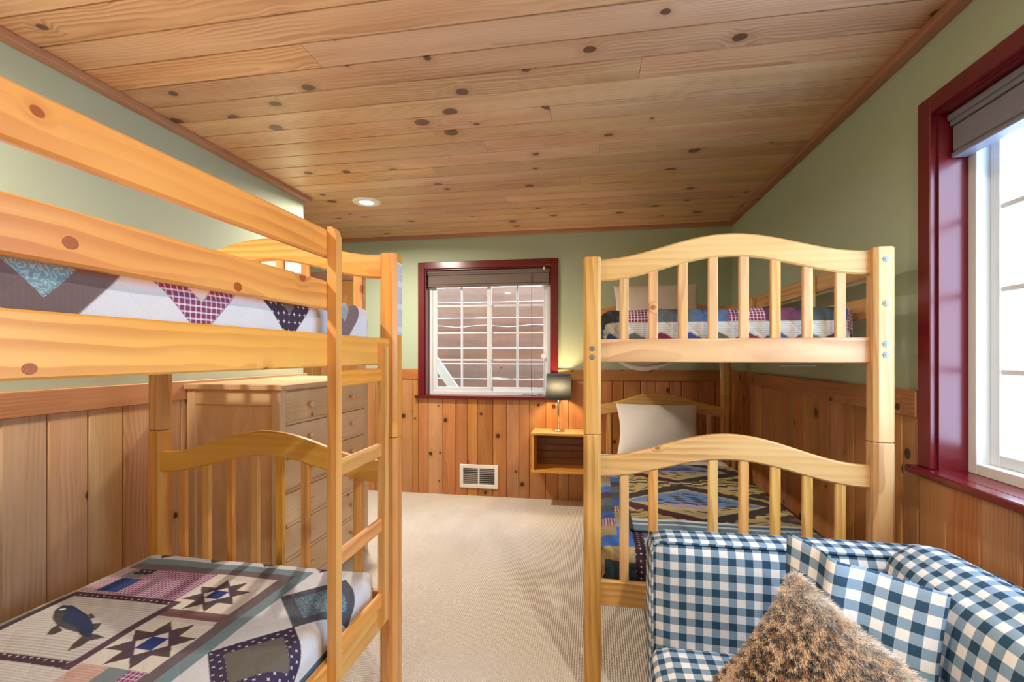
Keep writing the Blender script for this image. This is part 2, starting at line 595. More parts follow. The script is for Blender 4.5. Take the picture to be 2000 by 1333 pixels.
# walls (plaster) -- with openings for the windows
WB = (-1.585, -0.38, 0.93, 2.125)      # back window opening x0 x1 z0 z1
WR = (0.45, 1.845, 0.915, 2.14)        # right window opening y0 y1 z0 z1


def wall_with_hole(name, lo, hi, hole, fixed, axis, label):
    """axis 'y': wall spans x; axis 'x': wall spans y. lo/hi = span, fixed=(a,b) thickness"""
    bm = bmesh.new()
    a, b, z0, z1 = hole
    z0 = z0 - 0.026
    for s0, s1, q0, q1 in ((lo, a, 0, ZC + 0.016), (b, hi, 0, ZC + 0.016), (a, b, 0, z0), (a, b, z1, ZC + 0.016)):
        if axis == 'y': bx(s0, s1, fixed[0], fixed[1], q0, q1, bm=bm)
        else: bx(fixed[0], fixed[1], s0, s1, q0, q1, bm=bm)
    o = put(name, bm, 'green')
    return tag(o, label, 'wall', kind='structure')


wall_back = wall_with_hole('wall_back', XA - WT, XR + WT, WB, (YB, YB + WT), 'y', 'sage green back wall above knotty pine wainscot')
wall_right = wall_with_hole('wall_right', YF - WT, YB, WR, (XR, XR + WT), 'x', 'sage green right wall above knotty pine wainscot')
wall_left = tag(box('wall_left', XL - WT, XL, YF - WT, YC, 0, ZC + 0.016, 'green'), 'sage green left wall ending at an outside corner', 'wall', kind='structure')
wall_alc = tag(box('wall_alcove_side', XA - WT, XA, YC - WT, YB, 0, ZC + 0.016, 'green'), 'sage green side wall of the alcove', 'wall', kind='structure')
wall_alc2 = tag(box('wall_alcove_front', XA, XL - WT, YC - WT, YC, 0, ZC + 0.016, 'green'), 'sage green return wall of the alcove', 'wall', kind='structure')
wall_front = tag(box('wall_front', XL, XR, YF - WT, YF, 0, ZC + 0.016, 'green'), 'sage green wall behind the viewer', 'wall', kind='structure')

# wainscot boards
TH = 0.014
CAPZ = 1.18
bcache = {}


def wboards(parent, a0, a1, width, place, mat, z0=0.0, z1=CAPZ - 0.09, jitter=0.0):
    s = a0
    i = 0
    while s < a1 - 0.02:
        w = width * (1.0 + jitter * (((i * 0.7548) % 1) - 0.5))
        w = round(min(w, a1 - s), 4)
        key = (w, round(z1 - z0, 3), mat)
        if key not in bcache:
            bcache[key] = vboard_mesh('wainscot_board', z1 - z0, w, TH, mat, 'z')
        (px, py), rz = place(s + w / 2)
        o = link('wainscot_board', bcache[key], (px, py, (z0 + z1) / 2), parent)
        o.rotation_euler = (0, 0, rz)
        s += w
        i += 1


# back wall: board face towards -Y ; left wall: towards +X ; right wall: towards -X
DOOR = (-3.12, -2.28)
wboards(wall_back, XL + 0.0 - 0.13, WB[0] - 0.06, 0.127, lambda s: ((s, YB), 0), 'panel_z', jitter=0.5)
wboards(wall_back, WB[0] - 0.06, WB[1] + 0.06, 0.128, lambda s: ((s, YB), 0), 'panel_z', z1=WB[2] - 0.02, jitter=0.5)
wboards(wall_back, WB[1] + 0.06, XR, 0.128, lambda s: ((s, YB), 0), 'panel_z', jitter=0.5)
wboards(wall_left, YF, YC, 0.146, lambda s: ((XL, s), PI / 2), 'left_z')
wboards(wall_right, WR[1] + 0.07, YB - TH, 0.112, lambda s: ((XR, s), -PI / 2), 'panel_z', jitter=0.4)
wboards(wall_right, WR[0] - 0.07, WR[1] + 0.07, 0.14, lambda s: ((XR, s), -PI / 2), 'panel_z', z1=WR[2] - 0.035)
wboards(wall_right, YF, WR[0] - 0.07, 0.14, lambda s: ((XR, s), -PI / 2), 'panel_z')

# cap rails of the wainscot
CT = 0.024
box('cap_rail', XL - 0.13, WB[0] - 0.06, YB - CT, YB, CAPZ - 0.095, CAPZ, 'panel_x', wall_back, 0.003)
box('cap_rail', WB[1] + 0.06, XR, YB - CT, YB, CAPZ - 0.095, CAPZ, 'panel_x', wall_back, 0.003)
box('cap_rail', XL, XL + CT, YF, YC, CAPZ - 0.095, CAPZ, 'panel_y', wall_left, 0.003)
box('cap_rail', XR - CT, XR, WR[1] + 0.07, YB - CT, CAPZ - 0.095, CAPZ, 'panel_y', wall_right, 0.003)
box('cap_rail', XR - CT, XR, YF, WR[0] - 0.07, CAPZ - 0.095, CAPZ, 'panel_y', wall_right, 0.003)
# wainscot end strip at the outside corner
box('corner_strip', XL - 0.004, XL + 0.022, YC - 0.03, YC + 0.012, 0, CAPZ, 'left_z', wall_left, 0.002)

# ceiling trim (flat stock, 5 cm deep, 3 cm high)
def trim(n, x0, x1, y0, y1, mat, lab):
    tag(box('trim_%d' % n, x0, x1, y0, y1, ZC - 0.03, ZC, mat, None, 0.003), lab, 'trim', kind='structure')


trim(1, XL, XL + 0.05, YF, YC + 0.03, 'trim_y', 'brown wood strip between left wall and ceiling')
trim(2, XR - 0.05, XR, YF, YB - 0.05, 'trim_y', 'brown wood strip between right wall and ceiling')
trim(3, XA, XR, YB - 0.05, YB, 'trim_x', 'brown wood strip between back wall and ceiling')

# alcove door on the back wall
dr = tag(empty('door_1', ((DOOR[0] + DOOR[1]) / 2, YB, 0), kind='structure'), 'pine panel door in the alcove, mostly hidden behind bunk', 'door')
box('casing', DOOR[1], DOOR[1] + 0.09, YB - 0.024, YB, 0, 2.04, 'trim_y', dr, 0.003)
box('casing', DOOR[0] - 0.09, DOOR[0], YB - 0.024, YB, 0, 2.04, 'trim_y', dr, 0.003)
box('casing', DOOR[0] - 0.09, DOOR[1] + 0.09, YB - 0.024, YB, 2.04, 2.13, 'trim_x', dr, 0.003)
slab = box('door_slab', DOOR[0], DOOR[1], YB - 0.012, YB, 0.01, 2.04, 'panel_z', dr, 0.002)
for (pa, pb) in ((0.12, 0.9), (1.02, 1.9)):
    for (qa, qb) in ((DOOR[0] + 0.1, DOOR[0] + 0.38), (DOOR[0] + 0.46, DOOR[1] - 0.1)):
        box('door_panel', qa, qb, YB - 0.02, YB - 0.011, pa, pb, 'panel_z', slab, 0.006)
put('knob', lathe([(0.001, YB - 0.065), (0.02, YB - 0.062), (0.027, YB - 0.05), (0.018, YB - 0.036), (0.008, YB - 0.03), (0.008, YB - 0.012)], DOOR[0] + 0.06, 0.97, 20, 'y'), 'chrome', slab, True)


# ------------------------------------------------------------------ windows
def window(n, axis, a0, a1, z0, z1, face, sgn, cas, label, sashes=2, cols=2, rows=4):
    """axis 'y': window in a wall spanning x at y=face, room at -sgn side."""
    mid = (a0 + a1) / 2
    def B(nm, s0, s1, d0, d1, q0, q1, mat, par, b=0.002):
        e0, e1 = face + sgn * d0, face + sgn * d1
        e0, e1 = min(e0, e1), max(e0, e1)
        if axis == 'y': return box(nm, s0, s1, e0, e1, q0, q1, mat, par, b)
        return box(nm, e0, e1, s0, s1, q0, q1, mat, par, b)
    root = empty('window_%d' % n, (mid, face, z0) if axis == 'y' else (face, mid, z0), label, 'window', kind='structure')
    c = 0.062
    if cas:
        B('casing', a0 - c, a0, -0.022, 0.0, z0 - 0.0, z1 + c, 'red', root, 0.003)
        B('casing', a1, a1 + c, -0.022, 0.0, z0 - 0.0, z1 + c, 'red', root, 0.003)
        B('casing', a0, a1, -0.022, 0.0, z1, z1 + c, 'red', root, 0.003)
        B('sill', a0 - c - 0.025, a1 + c + 0.025, -0.05, 0.0, z0 - 0.026, z0, 'red', root, 0.004)
        B('sill', a0, a1, 0.0, 0.155, z0 - 0.026, z0, 'red', root, 0.001)
    j = 0.012
    mt = 'red' if cas else 'vinyl'
    B('jamb', a0, a0 + j, -0.001, 0.155, z0, z1, mt, root, 0)
    B('jamb', a1 - j, a1, -0.001, 0.155, z0, z1, mt, root, 0)
    B('jamb', a0 + j, a1 - j, -0.001, 0.155, z1 - j, z1, mt, root, 0)
    # vinyl frame
    A0, A1, Z0, Z1 = a0 + j, a1 - j, z0, z1 - j
    fw = 0.035
    B('frame_side', A0, A0 + fw, 0.085, 0.16, Z0, Z1, 'vinyl', root)
    B('frame_side', A1 - fw, A1, 0.085, 0.16, Z0, Z1, 'vinyl', root)
    B('frame_head', A0 + fw, A1 - fw, 0.085, 0.16, Z1 - fw, Z1, 'vinyl', root)
    B('frame_foot', A0 + fw, A1 - fw, 0.085, 0.16, Z0, Z0 + fw, 'vinyl', root)
    S0, S1 = A0 + fw, A1 - fw
    w = (S1 - S0) / sashes
    ov = 0.02
    for i in range(sashes):
        p0 = S0 + i * w - (ov if i else 0)
        p1 = S0 + (i + 1) * w + (ov if i < sashes - 1 else 0)
        dep = (0.096, 0.120) if i % 2 == 0 else (0.124, 0.148)
        dep = dep if sgn > 0 or True else dep
        st = 0.038
        sash = empty('sash', (0, 0, 0))
        sash.parent = root
        cx = ((p0 + p1) / 2, face + sgn * dep[0], (Z0 + Z1) / 2) if axis == 'y' else (face + sgn * dep[0], (p0 + p1) / 2, (Z0 + Z1) / 2)
        sash.location = Vector(cx) - wloc(root)
        q0, q1 = Z0 + fw, Z1 - fw
        B('stile', p0, p0 + st, dep[0], dep[1], q0, q1, 'vinyl', sash)
        B('stile', p1 - st, p1, dep[0], dep[1], q0, q1, 'vinyl', sash)
        B('rail', p0 + st, p1 - st, dep[0], dep[1], q0, q0 + st, 'vinyl', sash)
        B('rail', p0 + st, p1 - st, dep[0], dep[1], q1 - st, q1, 'vinyl', sash)
        gm = (dep[0] + dep[1]) / 2
        B('pane', p0 + st - 0.004, p1 - st + 0.004, gm - 0.002, gm + 0.002, q0 + st - 0.004, q1 - st + 0.004, 'glass', sash, 0)
        for kk in range(1, cols):
            xx = p0 + st + (p1 - p0 - 2 * st) * kk / cols
            B('muntin', xx - 0.01, xx + 0.01, gm - 0.008, gm + 0.004, q0 + st, q1 - st, 'vinyl', sash, 0.002)
        for kk in range(1, rows):
            zz = q0 + st + (q1 - q0 - 2 * st) * kk / rows
            B('muntin', p0 + st, p1 - st, gm - 0.007, gm + 0.004, zz - 0.009, zz + 0.009, 'vinyl', sash, 0.002)
    return root


window(1, 'y', WB[0], WB[1], WB[2], WB[3], YB, 1, True, 'sliding window with white grids and dark red casing on back wall')
window(2, 'x', WR[0], WR[1], WR[2], WR[3], XR, 1, True, 'window in deep dark red casing at the right edge', cols=2, rows=4)

# outdoor board screen with light between the boards, seen through the back window
scr = empty('slatted_screen', (-1.2, 5.6, 0), 'brown horizontal boards with bright gaps outside the back window', 'screen')
zz = 0.3
i = 0
while zz < 3.0:
    h = 0.168 + 0.02 * ((i * 0.37) % 1)
    box('slat', -4.2, 1.6, 5.6, 5.63, zz, zz + h, 'exterior_x', scr, 0.002)
    zz += h + 0.007
    i += 1
for xx in (-3.9, -2.6, 1.3):
    box('post', xx, xx + 0.09, 5.63, 5.72, 0, 3.0, 'exterior_x', scr, 0.004)
ss = empty('stair_stringer', (-2.0, 5.2, 0), 'pale diagonal stair board outside lower left of back window', 'stair')
bm = loft([[(-2.02, yy, 1.62), (-2.02, yy, 1.45), (-0.955, yy, -0.02), (-0.835, yy, -0.02)] for yy in (5.2, 5.24)])
put('stringer', bm, 'stringer', ss)
tag(box('outdoor_ground', -6, 6, YB + WT + 0.01, 9, -0.1, -0.02, 'exterior_x'), 'ground outside the back window', 'ground', kind='structure')
#tag(box('porch_roof', -5, 3, YB + WT + 0.01, 5.9, 3.0, 3.06, 'exterior_x'), 'porch cover outside the back window', 'roof', kind='structure')


# ------------------------------------------------------------------ window blinds
def blind(axis, a0, a1, z1, face, sgn, label, h=0.115, mt='shade_fabric'):
    def B(nm, s0, s1, d0, d1, q0, q1, mat, par, b=0.003):
        e0, e1 = sorted((face + sgn * d0, face + sgn * d1))
        if axis == 'y': return box(nm, s0, s1, e0, e1, q0, q1, mat, par, b)
        return box(nm, e0, e1, s0, s1, q0, q1, mat, par, b)
    root = empty('window_blind', ((a0 + a1) / 2, face + sgn * 0.05, z1 - h) if axis == 'y' else (face + sgn * 0.05, (a0 + a1) / 2, z1 - h), label, 'blind')
    B('head_rail', a0, a1, 0.028, 0.082, z1 - 0.042, z1, mt, root)
    B('valance_mould', a0, a1, 0.020, 0.03, z1 - 0.026, z1 - 0.004, mt, root)
    n = 1
    hh = (h - 0.042 - 0.016) / n
    for k in range(n):
        q = z1 - 0.042 - hh * (k + 1)
        B('valance', a0 + 0.004, a1 - 0.004, 0.032, 0.078, q + 0.001, q + hh - 0.001, mt, root, min(0.006, hh * 0.3))
    B('bottom_rail', a0 + 0.003, a1 - 0.003, 0.030, 0.080, z1 - h, z1 - h + 0.016, mt, root)
    return root


bl = blind('y', WB[0] + 0.015, WB[1] - 0.015, WB[3] - 0.013, YB, 1, 'taupe window blind drawn up at top of back window', 0.15)
cx = -0.565
put('pull_cord', tube([(cx, YB + 0.02, 2.07), (cx + 0.003, YB + 0.018, 1.5), (cx - 0.002, YB + 0.02, 1.0), (cx + 0.01, YB + 0.018, 0.935)], 0.0022), 'cord_dark', bl)
coil = [(cx - 0.10 + 0.21 * t + 0.02 * math.sin(t * 19), YB + 0.025 + 0.014 * math.cos(t * 23), 0.936 + 0.012 * abs(math.sin(t * 15))) for t in np.linspace(0, 1, 40)]
put('cord_tangle', tube(coil, 0.0024), 'cord_dark', bl)
put('cord_cleat', bx(-0.455, -0.435, YB - 0.032, YB + 0.0, 2.085, 2.11, 0.003), 'vinyl', bl)
blind('x', WR[0] + 0.015, WR[1] - 0.015, WR[3] - 0.013, XR, 1, 'grey blue window blind drawn up at top of right window', 0.15, 'shade_blue')

# suction ring, wires on the back window
ring = lathe([(0.020, 0), (0.026, 0), (0.026, 0.008), (0.020, 0.008)], 0, 0, 24, 'y')
bmesh.ops.translate(ring, verts=ring.verts[:], vec=(-0.46, YB + 0.096, 1.30))
tag(put('suction_hook', ring, 'clear_ring', None, True), 'round clear plastic hook stuck low on right pane of back window', 'hook')
hk = bx(-0.485, -0.455, YB + 0.092, YB + 0.1, 1.955, 1.985, 0.004)
bmesh.ops.rotate(hk, verts=hk.verts[:], cent=(-0.47, YB + 0.096, 1.97), matrix=Matrix.Rotation(PI / 4, 3, 'Y'))
tag(put('suction_hook', hk, 'clear_ring'), 'small diamond shaped clip stuck at top right of back window', 'hook')
tag(put('string_wire', tube([(-2.1 + 0.09 * i, 5.55, 1.66 + 0.012 * math.sin(i * 0.9)) for i in range(24)], 0.004), 'cord'), 'thin pale wire strung level across boards outside window', 'wire')
tag(put('string_wire', tube([(-1.25 + 0.07 * i, 5.55, 1.02 + 0.03 * (((i - 6) / 6.0) ** 2)) for i in range(14)], 0.004), 'cord'), 'thin pale wire sagging low across boards outside window', 'wire')

# ------------------------------------------------------------------ ceiling downlights
def downlight(x, y, label, power):
    root = empty('recessed_light', (x, y, ZC), label, 'ceiling light', 'recessed ceiling lights')
    put('trim_ring', lathe([(0.052, ZC - 0.004), (0.058, ZC - 0.011), (0.096, ZC - 0.007), (0.102, ZC - 0.001), (0.102, ZC)], x, y, 40), 'white_paint', root, True)
    put('lens', lathe([(0.0, ZC - 0.006), (0.052, ZC - 0.005), (0.052, ZC - 0.002)], x, y, 32), 'led', root)
    ld = bpy.data.lights.new('downlight_lamp', 'AREA')
    ld.shape = 'DISK'; ld.size = 0.10; ld.energy = power
    ld.color = (1.0, 0.88, 0.74)
    ld.spread = math.radians(170)
    lo = bpy.data.objects.new('downlight_lamp', ld); col.objects.link(lo)
    lo.parent = root; lo.location = (0, 0, -0.014)
    return root


downlight(-1.65, 3.24, 'lit white recessed ceiling light above the pine dresser corner', LAMP_W * 1.25)
downlight(-1.53, 0.48, 'recessed ceiling light above the left bunk, out of frame', LAMP_W)
downlight(-0.45, -1.2, 'added ceiling fill light behind the viewer, out of frame', LAMP_W * 0.35)  # unseen fill lamp, added to brighten faces turned to the camera
downlight(0.72, 0.28, 'added ceiling fill light over the near end of the sofa, out of frame', LAMP_W * 0.85)  # unseen lamp, added to light the footboard and the left bunk rails


# ------------------------------------------------------------------ bunk beds
PS = 0.067                    # post size
SPLIT = 1.003


def post_bm(cx, cy, z0, z1, ch=0.012):
    h = PS / 2
    def ring(s, z, c):
        return [(cx + a * s, cy + b * s, z) for a, b in
                ((h, -h + c), (h, h - c), (h - c, h), (-h + c, h), (-h, h - c), (-h, -h + c), (-h + c, -h), (h - c, -h))]
    return loft([ring(0.96, z0, ch), ring(1.0, z0 + 0.002, ch), ring(1.0, z1 - 0.004, ch), ring(0.93, z1, ch)])


def arch_bm(x0, x1, yc, th, zb, zt, rise_b, rise_t, n=36):
    secs = []
    t = th / 2
    c = 0.006
    for i in range(n + 1):
        s = i / n
        x = x0 + (x1 - x0) * s
        k = math.sin(PI * s) ** 2
        b, u = zb + rise_b * k, zt + rise_t * k
        secs.append([(x, yc - t, b + c), (x, yc - t + c, b), (x, yc + t - c, b), (x, yc + t, b + c), (x, yc + t, u - c), (x, yc + t - c, u), (x, yc - t + c, u), (x, yc - t, u - c)])
    return loft(secs)


def arch_z(s, zb, rise):
    return zb + rise * math.sin(PI * s) ** 2


def bunk(name, label, x0, x1, y0, y1, wd, guards, missing=None, group='bunk beds'):
    """posts at the four corners; an arched spindle panel at each end, side rails, slats."""
    root = empty(name, ((x0 + x1) / 2, (y0 + y1) / 2, 0), label, 'bunk bed', group)
    h = PS / 2
    for px in (x0 + h, x1 - h):
        for py in (y0 + h, y1 - h):
            put('lower_post', post_bm(px, py, 0.0, SPLIT - 0.001), wd + '_z', root)
            put('upper_post', post_bm(px, py, SPLIT + 0.001, 1.69), wd + '_z', root)
    xa, xb = x0 + PS - 0.006, x1 - PS + 0.006
    for py, inward in ((y0, 1), (y1, -1)):
        yc = py + inward * 0.048
        for lvl, (zb, zt, rb, rt, r0, r1) in enumerate(((0.834, 0.915, 0.082, 0.098, 0.330, 0.427), (1.598, 1.684, 0.082, 0.082, 1.282, 1.373))):
            put('arched_top_rail', arch_bm(xa, xb, yc, 0.03, zb, zt, rb, rt), wd + '_x', root)
            box('end_rail', xa, xb, yc - 0.0125, yc + 0.0125, r0, r1, wd + '_x', root, 0.004)
            for k in range(8):
                if missing and lvl == 0 and inward == 1 and k == missing:
                    continue
                cx = (x0 + x1) / 2 + (k - 3.5) * 0.109
                s = (cx - xa) / (xb - xa)
                box('spindle', cx - 0.0175, cx + 0.0175, yc - 0.009, yc + 0.009, r1 - 0.003, arch_z(s, zb, rb) + 0.008, wd + '_z', root, 0.004)
    ya, yb = y0 + PS - 0.004, y1 - PS + 0.004
    for xo, inward in ((x0, 1), (x1, -1)):
        xr0, xr1 = sorted((xo + inward * 0.028, xo + inward * 0.053))
        box('side_rail', xr0, xr1, ya, yb, 0.330, 0.427, wd + '_y', root, 0.004)
        box('side_rail', xr0, xr1, ya, yb, 1.276, 1.371, wd + '_y', root, 0.004)
        cl0, cl1 = sorted((xo + inward * 0.053, xo + inward * 0.075))
        box('slat_cleat', cl0, cl1, ya, yb, 0.335, 0.36, wd + '_y', root, 0.002)
        box('slat_cleat', cl0, cl1, ya, yb, 1.281, 1.306, wd + '_y', root, 0.002)
    for zz in (0.3605, 1.3065):
        for k in range(9):
            yy = y0 + 0.16 + k * (y1 - y0 - 0.32) / 8
            box('slat', x0 + 0.055, x1 - 0.055, yy - 0.035, yy + 0.035, zz, zz + 0.016, wd + '_x', root, 0.002)
    for (side, ga, gb, zs) in guards:
        xo, inward = (x0, 1) if side == 'l' else (x1, -1)
        xr0, xr1 = sorted((xo + inward * 0.029, xo + inward * 0.051))
        for z0, z1 in zs:
            box('guard_rail', xr0, xr1, ga, gb, z0, z1, wd + '_y', root, 0.005)
    return root


def bolt(root, x, y, z, n=(0, -1, 0)):
    bm = lathe([(0.0, -0.0035), (0.004, -0.0035), (0.0045, -0.0022), (0.0095, -0.002), (0.0105, 0.0), (0.0105, 0.002)], 0, 0, 14, 'y')
    bmesh.ops.translate(bm, verts=bm.verts[:], vec=(x, y, z))
    put('bolt', bm, 'steel', root, False)


# right-hand bunk
RX0, RX1, RY0, RY1 = -0.04, 1.035, 1.84, 3.91
rb = bunk('bunk_bed', 'pale pine bunk bed by the right wall with arched footboards facing the viewer', RX0, RX1, RY0, RY1, 'pale',
          [('r', RY0 + PS, RY1 - PS, ((1.44, 1.52), (1.59, 1.67)))], missing=2)
for zz in (1.335, 1.302):
    bolt(rb, RX0 + PS / 2, RY0, zz)
for zz in (1.645, 1.49, 1.348, 1.31):
    bolt(rb, RX1 - PS / 2, RY0, zz)
box('guard_upright', RX1 - 0.079, RX1 - 0.052, 3.12, 3.19, 1.29, 1.665, 'pale_z', rb, 0.004)
box('guard_upright', RX1 - 0.079, RX1 - 0.052, 2.32, 2.39, 1.29, 1.665, 'pale_z', rb, 0.004)

# left-hand bunk
LX0, LX1, LY0, LY1 = -1.80, -0.72, -0.363, 1.707
lb = bunk('bunk_bed', 'orange pine bunk bed by the left wall with ladder and guard rails', LX0, LX1, LY0, LY1, 'bed',
          [('r', LY0 + PS, 1.262, ((1.44, 1.522), (1.59, 1.67))), ('l', LY0 + PS, LY1 - PS, ((1.44, 1.522), (1.59, 1.67)))])
# ladder: a part of the bunk with its own uprights and rungs
lad = empty('ladder', (0, 0, 0)); lad.parent = lb
lad.location = Vector((-0.735, 1.41, 0.355)) - wloc(lb)


def upright(y0, y1, z0, z1, round_top):
    x0, x1 = LX1 - 0.028, LX1 - 0.001
    prof = [(x0, z0), (x1 - 0.012, z0), (x1, z0 + 0.03), (x1, z1 - (0.03 if round_top else 0.012)), (x1 - 0.006, z1 - 0.008), (x1 - 0.015, z1), (x0, z1)]
    bm = loft([[(a, yy, b) for a, b in prof] for yy in (y0, y1)])
    return put('upright', bm, 'bed_z', lad)


upright(1.233, 1.263, 0.355, 1.676, True)
upright(1.553, 1.584, 0.355, 1.352, False)
for zt in (1.264, 1.001, 0.737, 0.474):
    box('rung', LX1 - 0.029, LX1 - 0.012, 1.263, 1.553, zt - 0.048, zt, 'bed_y', lad, 0.004)
# conspicuous knots in the near guard rail and side rail
for nm_, ky, kz, kr in (('guard_rail', 0.565, 1.473, 0.009), ('guard_rail', 0.892, 1.456, 0.0095), ('side_rail', 0.514, 1.2915, 0.0075)):
    host = [o for o in lb.children if o.name.startswith(nm_) and abs(wloc(o).x - (LX1 - 0.04)) < 0.03 and abs(wloc(o).z - kz) < 0.05][0]
    kb = lathe([(0.0, 0.0006), (1.0, 0.0005), (1.06, 0.0), (1.0, -0.004)], 0, 0, 22, 'x')
    for v in kb.verts:
        v.co = Vector((LX1 - (0.029 if nm_ == 'guard_rail' else 0.028) + v.co.x, ky + v.co.y * kr * 1.2, kz + v.co.z * kr))
    put('knot', kb, 'knot', host)
# warning label on the far post
box('warning_label', LX1, LX1 + 0.0012, LY1 - PS + 0.013, LY1 - 0.012, 1.385, 1.655, 'label', lb)


# ------------------------------------------------------------------ mattresses
def mattress(x0, x1, y0, y1, z0, z1, label):
    bm = bx(x0, x1, y0, y1, z0, z1, 0.04, 4)
    return tag(put('mattress', bm, 'mattress', None, True), label, 'mattress', 'bunk mattresses')


mattress(LX0 + 0.075, LX1 - 0.095, LY0 + 0.095, LY1 - 0.12, 0.3775, 0.50, 'white mattress under the star quilt on left lower bunk')
mattress(LX0 + 0.075, LX1 - 0.095, LY0 + 0.095, LY1 - 0.12, 1.3235, 1.475, 'white mattress under the quilt on left upper bunk')
mattress(RX0 + 0.085, RX1 - 0.105, RY0 + 0.125, RY1 - 0.1, 0.3775, 0.515, 'white mattress under the throw on right lower bunk')
mattress(RX0 + 0.085, RX1 - 0.105, RY0 + 0.125, RY1 - 0.1, 1.3235, 1.46, 'white mattress under the patchwork quilt on right upper bunk')


# ------------------------------------------------------------------ quilts
def prof1(s, a, b, r):
    """unrolled coordinate -> (position, drop) over an edge of radius r at a and b"""
    pos = s.copy(); drop = np.zeros_like(s)
    for sign, e in ((1, b), (-1, a)):
        t = sign * (s - e) + r
        phi = np.clip(t / r, 0, PI / 2)
        m = t > 0
        pos = np.where(m, e - sign * r + sign * r * np.sin(phi), pos)
        drop = np.where(m, r * (1 - np.cos(phi)) + np.clip(t - r * PI / 2, 0, None), drop)
    return pos, drop


def grid_mesh(name, P, UV, C, mat, label, cat, group=None, solid=0.0, parent=None):
    n, m = P.shape[:2]
    me = bpy.data.meshes.new(name)
    lo = P.reshape(-1, 3).min(0); hi = P.reshape(-1, 3).max(0)
    org = np.array(((lo[0] + hi[0]) / 2, (lo[1] + hi[1]) / 2, lo[2]))
    V = (P.reshape(-1, 3) - org)
    idx = np.arange(n * m).reshape(n, m)
    F = np.stack([idx[:-1, :-1], idx[1:, :-1], idx[1:, 1:], idx[:-1, 1:]], -1).reshape(-1, 4)
    me.vertices.add(len(V)); me.vertices.foreach_set('co', V.astype(np.float32).ravel())
    me.loops.add(F.size); me.loops.foreach_set('vertex_index', F.ravel().astype(np.int32))
    me.polygons.add(len(F))
    me.polygons.foreach_set('loop_start', np.arange(0, F.size, 4, dtype=np.int32))
    me.update(calc_edges=True)
    me.validate()
    me.polygons.foreach_set('use_smooth', [True] * len(me.polygons))
    uvl = me.uv_layers.new(name='UVMap')
    uvl.data.foreach_set('uv', UV.reshape(-1, 2)[F.ravel()].astype(np.float32).ravel())
    if C is not None:
        at = me.color_attributes.new('patch', 'FLOAT_COLOR', 'POINT')
        at.data.foreach_set('color', C.reshape(-1, 4).astype(np.float32).ravel())
    me.materials.append(M[mat])
    o = link(name, me, org, parent)
    if solid:
        md = o.modifiers.new('thickness', 'SOLIDIFY'); md.thickness = solid; md.offset = -1
    tag(o, label, cat, group)
    return o


def wrinkle(U, V, seed, amp):
    r = np.random.default_rng(seed)
    w = np.zeros_like(U)
    for _ in range(14):
        k = r.uniform(6, 34); a = r.uniform(0, 2 * PI); ph = r.uniform(0, 2 * PI)
        w += np.sin(k * (U * math.cos(a) + V * math.sin(a)) + ph + 1.2 * np.sin(5 * U + ph) + 1.1 * np.sin(6 * V - ph)) / (k / 8)
    return w * amp / 5


def quilt(name, label, x0, x1, y0, y1, zt, drops, r, us, vs_, colorfn, mat='quilt', seed=1, amp=0.004, crown=0.0, solid=0.008, cat='quilt'):
    U, V = np.meshgrid(us, vs_, indexing='ij')
    px, dx = prof1(U, x0, x1, r); py, dy = prof1(V, y0, y1, r)
    big = np.maximum(dx, dy); sm = np.minimum(dx, dy)
    z = zt - big - 0.25 * sm
    w = wrinkle(U, V, seed, amp)
    side = np.clip(np.maximum(dx, dy) / r, 0, 1)
    z = z + w * (1 - side * 0.8)
    sx = np.sign(px - (x0 + x1) / 2) * np.clip(dx / r, 0, 1); sy = np.sign(py - (y0 + y1) / 2) * np.clip(dy / r, 0, 1)
    px = px + sx * w * 1.2; py = py + sy * w * 1.2
    fx = (px - x0) / (x1 - x0); fy = (py - y0) / (y1 - y0)
    z = z + crown * np.clip(np.sin(PI * np.clip(fx, 0, 1)), 0, 1) ** 0.6 * np.clip(np.sin(PI * np.clip(fy, 0, 1)), 0, 1) ** 0.4
    # round the corners in plan
    cr = 0.10
    ex = np.clip(np.abs(px - (x0 + x1) / 2) - ((x1 - x0) / 2 - cr), 0, None); ey = np.clip(np.abs(py - (y0 + y1) / 2) - ((y1 - y0) / 2 - cr), 0, None)
    rr = np.sqrt(ex ** 2 + ey ** 2); f = np.where(rr > cr, cr / np.maximum(rr, 1e-6), 1.0)
    px = np.where((ex > 0) & (ey > 0), px - np.sign(px - (x0 + x1) / 2) * ex * (1 - f), px)
    py = np.where((ex > 0) & (ey > 0), py - np.sign(py - (y0 + y1) / 2) * ey * (1 - f), py)
    C = colorfn(U, V)
    z = z + C[..., 4] if C.shape[-1] > 4 else z
    P = np.stack([px, py, z], -1)
    return grid_mesh(name, P, np.stack([U, V], -1), C[..., :4], mat, label, cat, None, solid)


def paint(C, mask, rgb, a=0.0, h=0.0):
    c = lin(*rgb)
    C[mask, 0] = c[0]; C[mask, 1] = c[1]; C[mask, 2] = c[2]; C[mask, 3] = a
    C[mask, 4] = h


def base_c(U, rgb, a=0.0):
    C = np.zeros(U.shape + (5,))
    paint(C, np.ones(U.shape, bool), rgb, a)
    return C


def inpoly(U, V, poly):
    m = np.zeros(U.shape, bool)
    n = len(poly)
    for i in range(n):
        x1, y1 = poly[i]; x2, y2 = poly[(i + 1) % n]
        c = ((y1 > V) != (y2 > V)) & (U < (x2 - x1) * (V - y1) / (y2 - y1 + 1e-12) + x1)
        m ^= c
    return m


